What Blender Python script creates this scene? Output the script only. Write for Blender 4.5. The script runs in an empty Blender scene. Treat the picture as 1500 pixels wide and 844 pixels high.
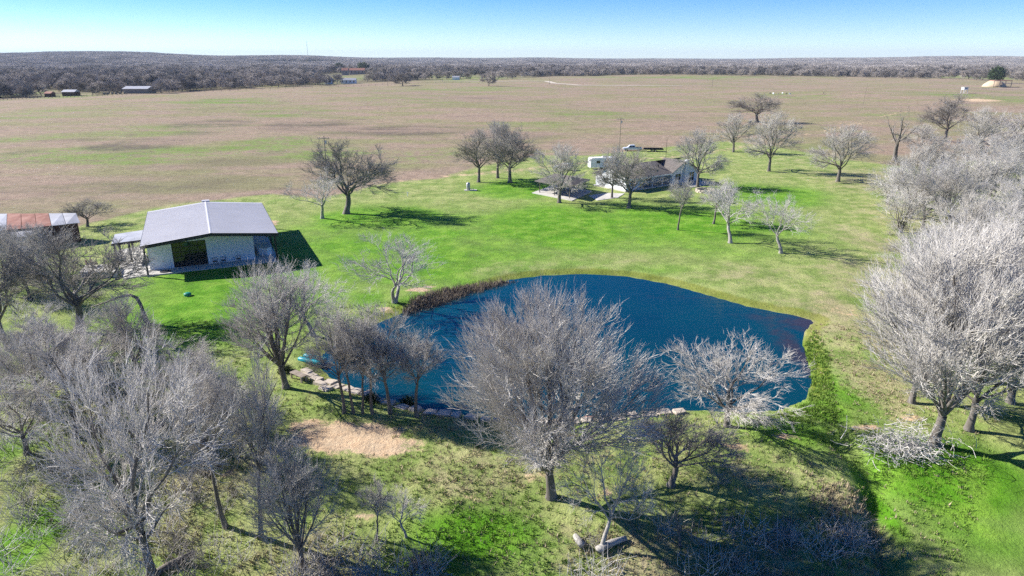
import bpy, math, random
import numpy as np
from mathutils import Vector, Matrix
R = math.radians
sc = bpy.context.scene
C = sc.collection
random.seed(5); NR = np.random.RandomState(5)

# ------------------------------------------------------------------ camera
F = 1000.0; CX, CY = 750.0, 422.0; HC = 28.0
PITCH = math.atan((CY - 84) / F); cP, sP = math.cos(PITCH), math.sin(PITCH)
cam = bpy.data.cameras.new('camera'); camo = bpy.data.objects.new('camera', cam); C.objects.link(camo)
camo.location = (0, 0, HC); camo.rotation_euler = (R(90) - PITCH, 0, 0)
cam.sensor_width = 36; cam.lens = 24.0; cam.clip_start = 0.5; cam.clip_end = 60000
sc.camera = camo

# ------------------------------------------------------------------ sky, sun, exposure
SUN_EL, SUN_AZ = R(32), math.atan2(-0.955, 0.295)
w = bpy.data.worlds.new('World'); sc.world = w; w.use_nodes = True
nt = w.node_tree; bg = nt.nodes['Background']
sky = nt.nodes.new('ShaderNodeTexSky'); sky.sky_type = 'NISHITA'; sky.sun_disc = False
sky.sun_elevation = SUN_EL; sky.sun_rotation = SUN_AZ % (2 * math.pi)
sky.altitude = 2500; sky.air_density = 1.0; sky.dust_density = 0.0; sky.ozone_density = 4.0
hs = nt.nodes.new('ShaderNodeHueSaturation'); hs.inputs['Saturation'].default_value = 1.48; hs.inputs['Hue'].default_value = .515
nt.links.new(sky.outputs[0], hs.inputs['Color']); nt.links.new(hs.outputs[0], bg.inputs[0])
bg.inputs[1].default_value = 0.076
sl = bpy.data.lights.new('sun', 'SUN'); sl.energy = 5.0; sl.angle = R(0.5); sl.color = (1, 0.95, 0.87)
so = bpy.data.objects.new('sun', sl); C.objects.link(so)
Ld = Vector((-math.sin(SUN_AZ) * math.cos(SUN_EL), -math.cos(SUN_AZ) * math.cos(SUN_EL), -math.sin(SUN_EL)))
so.rotation_euler = Ld.to_track_quat('-Z', 'Y').to_euler(); so.location = (-60, 20, 60)
sc.view_settings.view_transform = 'Standard'; sc.view_settings.look = 'None'
sc.view_settings.exposure = 1.1; sc.view_settings.gamma = 1
sc.cycles.max_bounces = 4; sc.cycles.diffuse_bounces = 2; sc.cycles.transparent_max_bounces = 8
sc.cycles.use_denoising = False; sc.cycles.sample_clamp_indirect = 3.0

# ------------------------------------------------------------------ pixel -> ground
def smooth(a, b, x):
    t = np.clip((x - a) / (b - a), 0, 1); return t * t * (3 - 2 * t)
def flat(px, py, z=0.0):
    a = (px - CX) / F; b = -(py - CY) / F
    dy, dz = cP + b * sP, -sP + b * cP
    t = (z - HC) / dz
    return a * t, dy * t
POND_PX = [(592,459),(640,444),(700,424),(750,410),(800,404),(860,402),(920,406),(980,417),(1040,434),(1100,451),(1155,461),(1192,470),
 (1180,482),(1173,500),(1183,530),(1188,560),(1178,585),(1140,600),(1090,603),(1010,600),(940,604),(870,612),(790,616),(700,609),(620,599),(560,582),(515,566),
 (485,553),(470,538),(474,520),(500,500),(545,478)]
WZ = -0.5
POND = np.array([flat(x, y, WZ) for x, y in POND_PX])
def sdist(poly, X, Y):
    X = np.asarray(X, float); Y = np.asarray(Y, float)
    d = np.full(X.shape, 1e9); ins = np.zeros(X.shape, bool)
    n = len(poly)
    for i in range(n):
        x0, y0 = poly[i]; x1, y1 = poly[(i + 1) % n]
        ex, ey = x1 - x0, y1 - y0
        t = np.clip(((X - x0) * ex + (Y - y0) * ey) / (ex * ex + ey * ey), 0, 1)
        d = np.minimum(d, np.hypot(X - x0 - t * ex, Y - y0 - t * ey))
        cr = ((y0 > Y) != (y1 > Y)) & (X < ex * (Y - y0) / (ey if abs(ey) > 1e-9 else 1e-9) + x0)
        ins ^= cr
    return np.where(ins, -d, d)
def pline(pts, X, Y):
    d = np.full(np.shape(X), 1e9)
    for (x0, y0), (x1, y1) in zip(pts[:-1], pts[1:]):
        ex, ey = x1 - x0, y1 - y0
        t = np.clip(((X - x0) * ex + (Y - y0) * ey) / (ex * ex + ey * ey), 0, 1)
        d = np.minimum(d, np.hypot(X - x0 - t * ex, Y - y0 - t * ey))
    return d
GULLY = [flat(x, y) for x, y in [(1225,640),(1268,672),(1288,705),(1285,750),(1310,800),(1380,860),(1450,960)]]
CREEK = [flat(x, y) for x, y in [(120,660),(235,735),(330,800),(520,800),(640,812),(900,835),(1290,850),(1400,870)]]
def height(X, Y):
    X = np.asarray(X, float); Y = np.asarray(Y, float)
    sd = sdist(POND, X, Y)
    z = np.where(sd < 0, WZ - np.minimum(1.6, -sd * 0.4), WZ * np.exp(-(np.maximum(sd, 0) / 1.3) ** 2))
    away = smooth(1.5, 6, sd)
    z = z + away * (-1.3 * smooth(46, 33, Y))
    z = z - 0.9 * np.exp(-(pline(GULLY, X, Y) / 1.1) ** 2) * away
    z = z - 0.7 * np.exp(-(pline(CREEK, X, Y) / 1.6) ** 2) * away
    z = z + away * (0.10 * np.sin(X * .55 + 1.3 * np.sin(Y * .21)) * np.sin(Y * .43 + X * .12) + .05 * np.sin(X * 1.7 + Y) * np.sin(Y * 1.4 - X * .6)) * smooth(120, 60, Y)
    r = np.hypot(X, Y); a = np.arctan2(X, np.maximum(Y, 1))
    z = z + smooth(180, 420, r) * (1.2 * np.sin(X / 75 + .4) * np.sin(Y / 110) + .5 * np.sin(X / 31 + Y / 47))
    hl = smooth(-.1, -.42, a) * (.8 + .2 * np.sin(a * 23 + 1))
    z = z + 41 * hl * smooth(1400, 4200, r) + 8 * smooth(2500, 6000, r) * (1 + .6 * np.sin(a * 11 + 2) + .3 * np.sin(a * 37))
    z = z + 14 * smooth(.3, .7, a) * smooth(2500, 5500, r)
    return z
def G(px, py):
    z = 0.0
    for _ in range(14):
        x, y = flat(px, py, z); z = float(height(x, y))
    return x, y, z
def depth(x, y, z): return y * cP - (z - HC) * sP
def projy(x, y, z): return CY - F * (y * sP + (z - HC) * cP) / depth(x, y, z)
def hpx(b, yt):
    lo, hi = 0.0, 80.0
    for _ in range(40):
        m = (lo + hi) / 2
        if projy(b[0], b[1], b[2] + m) > yt: lo = m
        else: hi = m
    return lo
def mpp(b): return depth(*b) / F      # metres per photo pixel

# ------------------------------------------------------------------ materials
MATS = {}
def mat(name, col, rough=.8, var=.15, scale=3., bump=0., bscale=None, metal=0., col2=None, spec=.3, stretch=None, coord='Object'):
    if name in MATS: return MATS[name]
    m = bpy.data.materials.new(name); m.use_nodes = True; t = m.node_tree; N = t.nodes; b = N['Principled BSDF']
    b.inputs['Roughness'].default_value = rough; b.inputs['Metallic'].default_value = metal
    b.inputs['Specular IOR Level'].default_value = spec
    tc = N.new('ShaderNodeTexCoord'); mp = N.new('ShaderNodeMapping'); t.links.new(tc.outputs[coord], mp.inputs[0])
    if stretch: mp.inputs['Scale'].default_value = stretch
    no = N.new('ShaderNodeTexNoise'); no.inputs['Scale'].default_value = scale; no.inputs['Detail'].default_value = 5
    t.links.new(mp.outputs[0], no.inputs['Vector'])
    cr = N.new('ShaderNodeValToRGB'); t.links.new(no.outputs['Fac'], cr.inputs[0])
    c2 = col2 or tuple(c * (1 + var) for c in col); c1 = col if col2 else tuple(c * (1 - var) for c in col)
    cr.color_ramp.elements[0].position = .32; cr.color_ramp.elements[1].position = .68
    cr.color_ramp.elements[0].color = (*c1, 1); cr.color_ramp.elements[1].color = (*c2, 1)
    t.links.new(cr.outputs[0], b.inputs['Base Color'])
    if bump:
        n2 = N.new('ShaderNodeTexNoise'); n2.inputs['Scale'].default_value = bscale or scale * 4; n2.inputs['Detail'].default_value = 4
        t.links.new(mp.outputs[0], n2.inputs['Vector'])
        bp = N.new('ShaderNodeBump'); bp.inputs['Strength'].default_value = bump; bp.inputs['Distance'].default_value = .05
        t.links.new(n2.outputs['Fac'], bp.inputs['Height']); t.links.new(bp.outputs[0], b.inputs['Normal'])
    MATS[name] = m; return m
BARK = mat('bark', (.10, .088, .075), .9, .3, 2.5, .6, 9, stretch=(1, 1, .3), col2=(.21, .19, .17))
BARKP = mat('pale_bark', (.26, .24, .22), .9, .3, 2.5, .6, 9, stretch=(1, 1, .3), col2=(.42, .40, .37))
TWIG = mat('twig', (.38, .355, .32), .85, .2, .8, col2=(.56, .53, .485))
TWIGD = mat('dark_twig', (.22, .20, .175), .85, .2, .8, col2=(.36, .335, .30))
TWIGP = mat('pale_twig', (.46, .435, .40), .85, .2, .8, col2=(.64, .61, .565))
FARW = mat('far_twig', (.30, .265, .235), .9, .2, .15, col2=(.47, .425, .385))
_n = FARW.node_tree; _b = _n.nodes['Principled BSDF']; _src = _b.inputs['Base Color'].links[0].from_socket; _oi = _n.nodes.new('ShaderNodeObjectInfo'); _mr = _n.nodes.new('ShaderNodeMapRange'); _mr.inputs[3].default_value = .55; _mr.inputs[4].default_value = 1.35
_vm = _n.nodes.new('ShaderNodeVectorMath'); _vm.operation = 'SCALE'; _n.links.new(_oi.outputs['Random'], _mr.inputs[0]); _n.links.new(_src, _vm.inputs[0]); _n.links.new(_mr.outputs[0], _vm.inputs['Scale']); _n.links.new(_vm.outputs[0], _b.inputs['Base Color'])
LEAF = mat('evergreen', (.02, .04, .012), .7, .3, 1.5, col2=(.05, .085, .025))
WHITE = mat('white_paint', (.74, .77, .80), .6, .02, .4)
CONC = mat('concrete', (.50, .48, .44), .85, .12, .7, .2, 12)
DARK = mat('dark_metal', (.025, .025, .028), .5, .2, 2)
ROOFM = mat('metal_roof', (.50, .49, .50), .5, .05, .25, 0, metal=.0, spec=.5)
RUST = mat('rusty_iron', (.23, .08, .05), .7, .2, .8, .2, 6, col2=(.38, .19, .14))
ZINC = mat('zinc_sheet', (.46, .46, .47), .5, .15, .7, .1, 6, metal=.3)
SHIN = mat('grey_shingle', (.14, .125, .115), .9, .25, 2.5, .5, 14)
WOOD = mat('weathered_wood', (.20, .16, .125), .85, .25, 2, .4, 10, stretch=(1, .2, 1), col2=(.34, .29, .24))
BROWN = mat('brown_wood', (.09, .04, .025), .7, .25, 2)
STONE = mat('limestone', (.40, .34, .27), .9, .25, 1.2, .5, 6, col2=(.58, .51, .43))
GLASS = mat('dark_glass', (.012, .015, .016), .08, .1, 1, spec=.6)
TEAL = mat('teal_plastic', (.0, .27, .34), .4, .12, 1.5)
TEALG = mat('green_plastic', (.01, .22, .16), .5, .12, 1.5)
CAR = mat('white_car_paint', (.66, .67, .69), .25, .03, .5, spec=.6)
RUBBER = mat('rubber', (.015, .015, .015), .8, .2, 4)
CHROME = mat('bright_metal', (.6, .6, .6), .3, .05, 2, metal=.9)
LAMP = mat('lamp_lens', (.5, .1, .08), .3, .1, 2)
HAY = mat('hay', (.33, .27, .17), .95, .2, 3, .5, 12)
TANW = mat('tan_siding', (.42, .33, .25), .8, .1, 1)

# ------------------------------------------------------------------ mesh helpers
def mesh_np(name, V, faces_by_k, m, smooth_=False):
    me = bpy.data.meshes.new(name); V = np.asarray(V, np.float32)
    loops = np.concatenate([f.reshape(-1) for f in faces_by_k]) if faces_by_k else np.zeros(0, int)
    cnt = np.concatenate([np.full(len(f), f.shape[1]) for f in faces_by_k])
    me.vertices.add(len(V)); me.vertices.foreach_set('co', V.reshape(-1))
    me.loops.add(len(loops)); me.loops.foreach_set('vertex_index', loops.astype(np.int32))
    me.polygons.add(len(cnt)); st = np.concatenate([[0], np.cumsum(cnt)[:-1]]).astype(np.int32)
    me.polygons.foreach_set('loop_start', st); me.polygons.foreach_set('loop_total', cnt.astype(np.int32))
    if smooth_: me.polygons.foreach_set('use_smooth', np.ones(len(cnt), bool))
    me.update(calc_edges=True); me.validate()
    if m: me.materials.append(m)
    return me
class MB:
    def __init__(s): s.v = []; s.f = []
    def add(s, vs, fs):
        o = len(s.v); s.v += [tuple(v) for v in vs]; s.f += [tuple(i + o for i in f) for f in fs]; return s
    def hexa(s, b, t):        # 4 bottom, 4 top points
        return s.add(list(b) + list(t), [(3,2,1,0),(4,5,6,7),(0,1,5,4),(1,2,6,5),(2,3,7,6),(3,0,4,7)])
    def box(s, x0, y0, z0, x1, y1, z1):
        return s.hexa([(x0,y0,z0),(x1,y0,z0),(x1,y1,z0),(x0,y1,z0)], [(x0,y0,z1),(x1,y0,z1),(x1,y1,z1),(x0,y1,z1)])
    def tube(s, pts, rad, k=8, caps=True):
        n = len(pts); rad = rad if hasattr(rad, '__len__') else [rad] * n
        vs = []; fs = []
        u = None
        for i, p in enumerate(pts):
            p = Vector(p); a = Vector(pts[max(i - 1, 0)]); b = Vector(pts[min(i + 1, n - 1)]); d = (b - a).normalized()
            if u is None: u = d.orthogonal().normalized()
            u = (u - d * u.dot(d)); u = u.normalized() if u.length > 1e-6 else d.orthogonal().normalized()
            v = d.cross(u)
            vs += [tuple(p + (u * math.cos(2 * math.pi * j / k) + v * math.sin(2 * math.pi * j / k)) * rad[i]) for j in range(k)]
        for i in range(n - 1):
            for j in range(k):
                j2 = (j + 1) % k; fs.append((i*k+j, i*k+j2, (i+1)*k+j2, (i+1)*k+j))
        if caps: fs += [tuple(range(k))[::-1], tuple(range((n-1)*k, n*k))]
        return s.add(vs, fs)
    def lathe(s, prof, k=16, c=(0,0,0)):
        return s.tube([(c[0], c[1], c[2] + z) for r, z in prof], [max(r, .001) for r, z in prof], k)
    def prism(s, poly, h0, h1, axis='y'):   # polygon in (x,z) extruded along y, or (x,y) along z
        n = len(poly)
        A = [(p[0], h0, p[1]) if axis == 'y' else (p[0], p[1], h0) for p in poly]
        B = [(p[0], h1, p[1]) if axis == 'y' else (p[0], p[1], h1) for p in poly]
        return s.add(A + B, [tuple(range(n)), tuple(range(2*n-1, n-1, -1))] + [(i, i+n, (i+1) % n + n, (i+1) % n) for i in range(n)])
    def mesh(s, name, m, smooth_=False):
        me = bpy.data.meshes.new(name); me.from_pydata(s.v, [], s.f); me.update()
        import bmesh
        bm = bmesh.new(); bm.from_mesh(me); bmesh.ops.recalc_face_normals(bm, faces=bm.faces[:]); bm.to_mesh(me); bm.free()
        if smooth_: me.polygons.foreach_set('use_smooth', [True] * len(me.polygons))
        me.materials.append(m); return me
    def build(s, name, m, parent=None, smooth_=False): return obj(name, s.mesh(name, m, smooth_), parent)
def obj(name, me, parent=None):
    o = bpy.data.objects.new(name, me); C.objects.link(o); o.parent = parent; return o
def tag(o, label=None, cat=None, group=None, kind=None):
    if label: o['label'] = label
    if cat: o['category'] = cat
    if group: o['group'] = group
    if kind: o['kind'] = kind
    return o
def thing(name, label, cat, loc, rz=0, group=None):
    o = obj(name, None); o.location = loc; o.rotation_euler = (0, 0, rz); return tag(o, label, cat, group)
def box(name, parent, m, *a): return MB().box(*a).build(name, m, parent)

# ------------------------------------------------------------------ ground with its cover
def blobs(lst, X, Y):
    s = np.zeros(X.shape)
    for cx, cy, rx, ry, wgt in lst:
        bx, by = flat(cx, cy); k = depth(bx, by, 0) / F
        ay = abs(flat(cx, cy - ry)[1] - flat(cx, cy + ry)[1]) / 2
        s = np.maximum(s, wgt * np.exp(-(((X - bx) / (rx * k)) ** 2 + ((Y - by) / ay) ** 2) ** 1.3))
    return s
def poly(px): return np.array([flat(x, y) for x, y in px])
LAWN = poly([(-300,470),(-200,420),(60,345),(170,318),(250,300),(400,284),(470,292),(560,268),(640,262),(700,245),(790,228),(860,228),(960,218),(1060,208),(1130,215),(1240,235),(1330,245),(1420,235),(1700,240),(1900,600),(1900,900),(1500,1300),(0,1300),(-500,900),(-500,560)])
LUSH = [(600,360,340,75,.72),(1000,330,220,45,.75),(650,740,260,60,.32),(1400,720,200,75,.55),(330,440,220,70,.8),(560,318,110,22,1),(350,400,150,55,1),(640,380,150,45,.8),(820,330,150,40,1),(1000,325,130,32,1),(1130,285,90,20,.9),(760,275,80,16,1),(300,470,90,40,1),(40,650,60,60,.6),
 (1230,570,45,60,.8),(1210,600,45,25,1),(1400,690,150,60,1),(1290,720,22,60,1),(1440,770,120,60,.6),(700,760,110,40,1),(820,800,60,40,.9),(30,770,60,60,1),(1180,635,110,28,.7),(620,440,60,14,.8),
 (1090,330,80,20,.8),(1180,510,20,40,.8),(540,440,40,20,.7),(950,395,200,12,.5),(640,800,110,40,.6),(460,600,50,18,.4),(220,228,90,14,1.1),(70,228,90,14,1.1),(390,212,60,14,1.25),(240,190,120,11,.6),(60,168,110,9,.6),(480,225,90,12,.7),(620,228,80,14,.6),(40,200,70,8,.6),
 (340,150,100,7,.75),(420,165,70,7,.7),(870,167,100,8,.65),(680,130,140,4,.6),(600,150,90,6,.5),(1000,150,80,5,.5),(780,185,80,8,.5),(1170,140,70,6,.5),(1300,170,60,10,.5),(1450,145,80,12,.8),(1200,220,60,12,.4),(560,215,90,12,.25)]
SOIL = [(505,640,95,26,1.15),(560,655,70,14,.95),(450,625,40,14,.8),(590,650,50,12,.7),(690,720,60,14,.45),(530,740,25,8,.7),(565,453,16,4,1),(615,424,24,4,.9),(630,419,12,3,.8),(395,328,14,6,1),(1230,455,50,14,.5),(1150,640,30,8,.6),
 (1075,655,30,10,.6),(880,712,60,14,.5),(830,640,60,10,.5),(1270,625,26,6,.8),(1430,150,40,2.5,.9),(1250,180,70,3,.5),(760,250,60,3,.45),(900,700,40,10,.5),(1330,610,40,10,.6),(330,690,30,20,.5),(270,660,40,30,.35),(780,690,40,10,.6)]
DRY = [(1265,480,50,90,.9),(760,680,200,40,.6),(1300,265,130,25,.85),(1460,265,120,35,.8),(1270,350,55,35,.75),(1180,235,60,12,.5),(1210,470,60,40,.9),(1280,560,70,60,.8),(1260,400,70,40,.7),(1340,430,150,90,.8),(1400,330,150,50,.8),(700,690,150,40,.7),(1120,690,120,32,.55),(640,620,120,25,.6),(760,395,110,20,.55),(1090,400,110,20,.6),(900,385,120,20,.45),
 (500,270,60,9,.6),(290,680,120,120,.75),(100,640,150,140,.6),(430,790,120,60,.7),(1000,790,280,60,.8),(1250,740,60,50,1),(1440,800,120,60,.35),(660,350,90,20,.25),(460,400,40,30,.3),(1170,440,60,16,.6),(200,300,160,10,.6),(980,660,200,30,.4)]
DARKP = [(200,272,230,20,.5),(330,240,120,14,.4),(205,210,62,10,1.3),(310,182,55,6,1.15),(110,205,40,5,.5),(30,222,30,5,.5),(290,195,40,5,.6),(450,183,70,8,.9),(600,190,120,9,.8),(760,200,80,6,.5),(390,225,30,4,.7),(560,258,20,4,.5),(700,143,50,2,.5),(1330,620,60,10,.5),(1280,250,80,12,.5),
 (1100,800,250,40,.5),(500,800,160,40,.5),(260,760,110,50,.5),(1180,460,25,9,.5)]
CLEAR = [(300, 118, 60, 4), (500, 115, 55, 8), (690, 114, 90, 5), (95, 139, 60, 4), (38, 135, 40, 4), (330, 110, 40, 3), (30, 97, 28, 2), (430, 92, 80, 2.2), (1430, 114, 60, 5), (1000, 113.5, 200, 2), (380, 101, 30, 1.6), (700, 104, 40, 1.5), (1180, 102, 60, 1.5), (210, 104, 30, 1.5)]
def build_ground():
    th = np.concatenate([np.linspace(-180, -52, 44)[:-1], np.linspace(-52, 52, 330), np.linspace(52, 180, 44)[1:]]) * math.pi / 180
    rs = [3.0]
    while rs[-1] < 16000:
        r = rs[-1]; rs.append(r + max(.55 if r < 80 else .8, r * (.011 if r < 300 else .02)) if r > 18 else r + 2)
    rs = np.array(rs); RR, TT = np.meshgrid(rs, th, indexing='ij')
    X = RR * np.sin(TT); Y = RR * np.cos(TT)
    X = X.reshape(-1); Y = Y.reshape(-1); Z = height(X, Y)
    nr, n_t = len(rs), len(th)
    i, j = np.meshgrid(np.arange(nr - 1), np.arange(n_t - 1), indexing='ij')
    q = np.stack([i * n_t + j, (i) * n_t + j + 1, (i + 1) * n_t + j + 1, (i + 1) * n_t + j], -1).reshape(-1, 4)
    V = np.stack([X, Y, Z], -1)
    V = np.concatenate([V, [[0, 0, float(height(0., 0.))]]]); cap = np.stack([np.full(n_t - 1, len(V) - 1), np.arange(1, n_t), np.arange(n_t - 1)], -1)
    q = q[:, ::-1]; cap = cap[:, ::-1]
    X = V[:, 0]; Y = V[:, 1]
    lawn = smooth(3.5, -3.5, sdist(LAWN, X, Y) / np.maximum(1, np.hypot(X, Y) / 110))
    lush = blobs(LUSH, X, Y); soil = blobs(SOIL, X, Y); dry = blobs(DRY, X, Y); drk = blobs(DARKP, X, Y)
    trk = pline([flat(x, y) for x, y in [(1500,141),(1400,152),(1300,170),(1200,194),(1120,212),(1000,229),(860,238),(740,251),(640,259),(560,268)]], X, Y); soil = np.maximum(soil, .60 * np.exp(-((trk - 1.0) / .9) ** 2)); dry = np.maximum(dry, .7 * np.exp(-(trk / 4) ** 2))
    sd = sdist(POND, X, Y)
    shore = np.exp(-((sd - .9) / 1.0) ** 2) * smooth(50, 56, Y)
    wood = smooth(-25, 40, np.hypot(X, Y) - edge_r(np.arctan2(X, np.maximum(Y, 1e-3)))) * (Y > 0)
    clr = blobs([(x, y, rx, ry, 1.0) for x, y, rx, ry in CLEAR], X, Y); wood = wood * (1 - clr); lush = np.maximum(lush, clr * .8)
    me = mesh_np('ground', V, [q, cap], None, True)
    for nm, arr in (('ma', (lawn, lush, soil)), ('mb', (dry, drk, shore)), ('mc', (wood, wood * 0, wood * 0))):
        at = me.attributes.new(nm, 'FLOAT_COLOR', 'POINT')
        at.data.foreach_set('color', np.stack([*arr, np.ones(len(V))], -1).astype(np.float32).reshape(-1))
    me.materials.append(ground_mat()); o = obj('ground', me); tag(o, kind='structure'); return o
EDGE = [(-900, 128), (0, 143), (60, 141), (120, 139), (230, 136), (330, 131), (430, 127), (520, 121), (620, 117), (740, 116), (800, 112), (900, 110), (1100, 111), (1250, 113), (1420, 117), (1500, 118), (2300, 118)]
EA = np.array([math.atan2((x - CX) / F, cP - (y - CY) / F * sP) for x, y in EDGE]); ER = np.array([math.hypot(*flat(x, y)) for x, y in EDGE])
def edge_r(a): return np.interp(a, EA, ER)
def ground_mat():
    m = bpy.data.materials.new('grass_ground'); m.use_nodes = True; t = m.node_tree; N = t.nodes; L = t.links; b = N['Principled BSDF']
    b.inputs['Roughness'].default_value = .95; b.inputs['Specular IOR Level'].default_value = .1
    geo = N.new('ShaderNodeNewGeometry')
    def noise(scale, detail=4, sx=(1, 1, 1), rough=.6):
        mp = N.new('ShaderNodeMapping'); mp.inputs['Scale'].default_value = sx; L.new(geo.outputs['Position'], mp.inputs[0])
        n = N.new('ShaderNodeTexNoise'); n.inputs['Scale'].default_value = scale; n.inputs['Detail'].default_value = detail; n.inputs['Roughness'].default_value = rough
        L.new(mp.outputs[0], n.inputs['Vector']); return n.outputs['Fac']
    def attr(nm):
        a = N.new('ShaderNodeAttribute'); a.attribute_name = nm; s = N.new('ShaderNodeSeparateColor'); L.new(a.outputs['Color'], s.inputs[0]); return s.outputs
    def math_(op, a, b_=None, c_=None):
        n = N.new('ShaderNodeMath'); n.operation = op
        for i, v in enumerate((a, b_, c_)):
            if v is None: continue
            if isinstance(v, (int, float)): n.inputs[i].default_value = v
            else: L.new(v, n.inputs[i])
        return n.outputs[0]
    def rng(x, a, b_):
        n = N.new('ShaderNodeMapRange'); n.interpolation_type = 'SMOOTHSTEP'; L.new(x, n.inputs[0]); n.inputs[1].default_value = a; n.inputs[2].default_value = b_; return n.outputs[0]
    def mix(f, a, b_):
        n = N.new('ShaderNodeMix'); n.data_type = 'RGBA'
        if isinstance(f, (int, float)): n.inputs['Factor'].default_value = f
        else: L.new(f, n.inputs['Factor'])
        for k, v in (('A', a), ('B', b_)):
            s = [i for i in n.inputs if i.name == k and i.type == 'RGBA'][0]
            if isinstance(v, tuple): s.default_value = (*v, 1)
            else: L.new(v, s)
        return [o for o in n.outputs if o.type == 'RGBA'][0]
    ma, mb, mc = attr('ma'), attr('mb'), attr('mc')
    big = noise(.016, 5, (1, 1.0, 1)); streak = noise(.05, 6, (.45, 1, 1), .65); med = noise(.11, 5); sm = noise(.7, 5, rough=.7); fine = noise(4.5, 4, rough=.75); patch = noise(.3, 5, rough=.65); tex = noise(1.6, 6, rough=.8)
    def pert(mask, n, k, lo, hi): return rng(math_('ADD', mask, math_('MULTIPLY', math_('SUBTRACT', n, .5), k)), lo, hi)
    field = mix(rng(med, .35, .65), (.32, .235, .175), (.255, .20, .14))
    field = mix(math_('MULTIPLY', rng(math_('ADD', math_('MULTIPLY', big, .5), math_('MULTIPLY', streak, .6)), .50, .63), .7), field, (.21, .215, .09))
    field = mix(math_('MULTIPLY', rng(math_('ADD', math_('MULTIPLY', streak, .7), math_('MULTIPLY', med, .3)), .36, .26), .5), field, (.10, .08, .07))
    field = mix(math_('MULTIPLY', rng(ma[1], .05, .8), math_('MULTIPLY', rng(math_('ADD', math_('MULTIPLY', streak, .5), math_('MULTIPLY', patch, .5)), .40, .60), .9)), field, (.14, .23, .04))
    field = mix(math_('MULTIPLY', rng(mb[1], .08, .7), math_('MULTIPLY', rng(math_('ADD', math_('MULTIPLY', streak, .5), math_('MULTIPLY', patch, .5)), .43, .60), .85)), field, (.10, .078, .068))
    field = mix(math_('MULTIPLY', rng(noise(.09, 7, (.35, 1, 1), .75), .53, .68), .5), field, (.135, .10, .085))
    pale = mix(rng(patch, .35, .65), (.20, .28, .07), (.29, .315, .12))
    lush = mix(rng(patch, .38, .64), (.09, .245, .012), (.155, .285, .032))
    lawn = mix(pert(ma[1], math_('ADD', math_('MULTIPLY', patch, .5), math_('MULTIPLY', med, .5)), 1.7, .15, .85), pale, lush)
    dryc = mix(rng(sm, .38, .62), (.40, .33, .21), (.26, .25, .12))
    lawn = mix(math_('MULTIPLY', pert(mb[0], patch, 1.4, .3, 1.0), .8), lawn, dryc)
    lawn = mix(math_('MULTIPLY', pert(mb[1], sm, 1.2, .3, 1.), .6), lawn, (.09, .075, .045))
    col = mix(pert(ma[0], med, .5, .3, .7), field, lawn)
    soilc = mix(rng(sm, .35, .65), (.60, .46, .31), (.48, .34, .215))
    col = mix(pert(ma[2], sm, 1.5, .42, .72), col, soilc)
    col = mix(math_('MULTIPLY', pert(mb[2], sm, .9, .35, .8), .7), col, (.17, .19, .03))
    col = mix(mc[0], col, mix(rng(noise(.03, 5), .4, .6), (.085, .07, .055), (.12, .115, .055)))
    mott = math_('ADD', math_('MULTIPLY', rng(patch, .3, .7), .55), math_('ADD', math_('MULTIPLY', rng(sm, .3, .7), .5), math_('MULTIPLY', rng(med, .25, .75), .35)))
    v = math_('ADD', .2, math_('MULTIPLY', math_('ADD', math_('ADD', math_('MULTIPLY', fine, .8), math_('MULTIPLY', tex, .8)), mott), .55))
    vm = N.new('ShaderNodeVectorMath'); vm.operation = 'SCALE'; L.new(col, vm.inputs[0]); L.new(v, vm.inputs['Scale'])
    L.new(vm.outputs[0], b.inputs['Base Color'])
    bp = N.new('ShaderNodeBump'); bp.inputs['Strength'].default_value = .9; bp.inputs['Distance'].default_value = .22
    L.new(math_('ADD', math_('MULTIPLY', fine, .5), math_('ADD', tex, math_('MULTIPLY', sm, .6))), bp.inputs['Height']); L.new(bp.outputs[0], b.inputs['Normal'])
    return m
build_ground()

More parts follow.
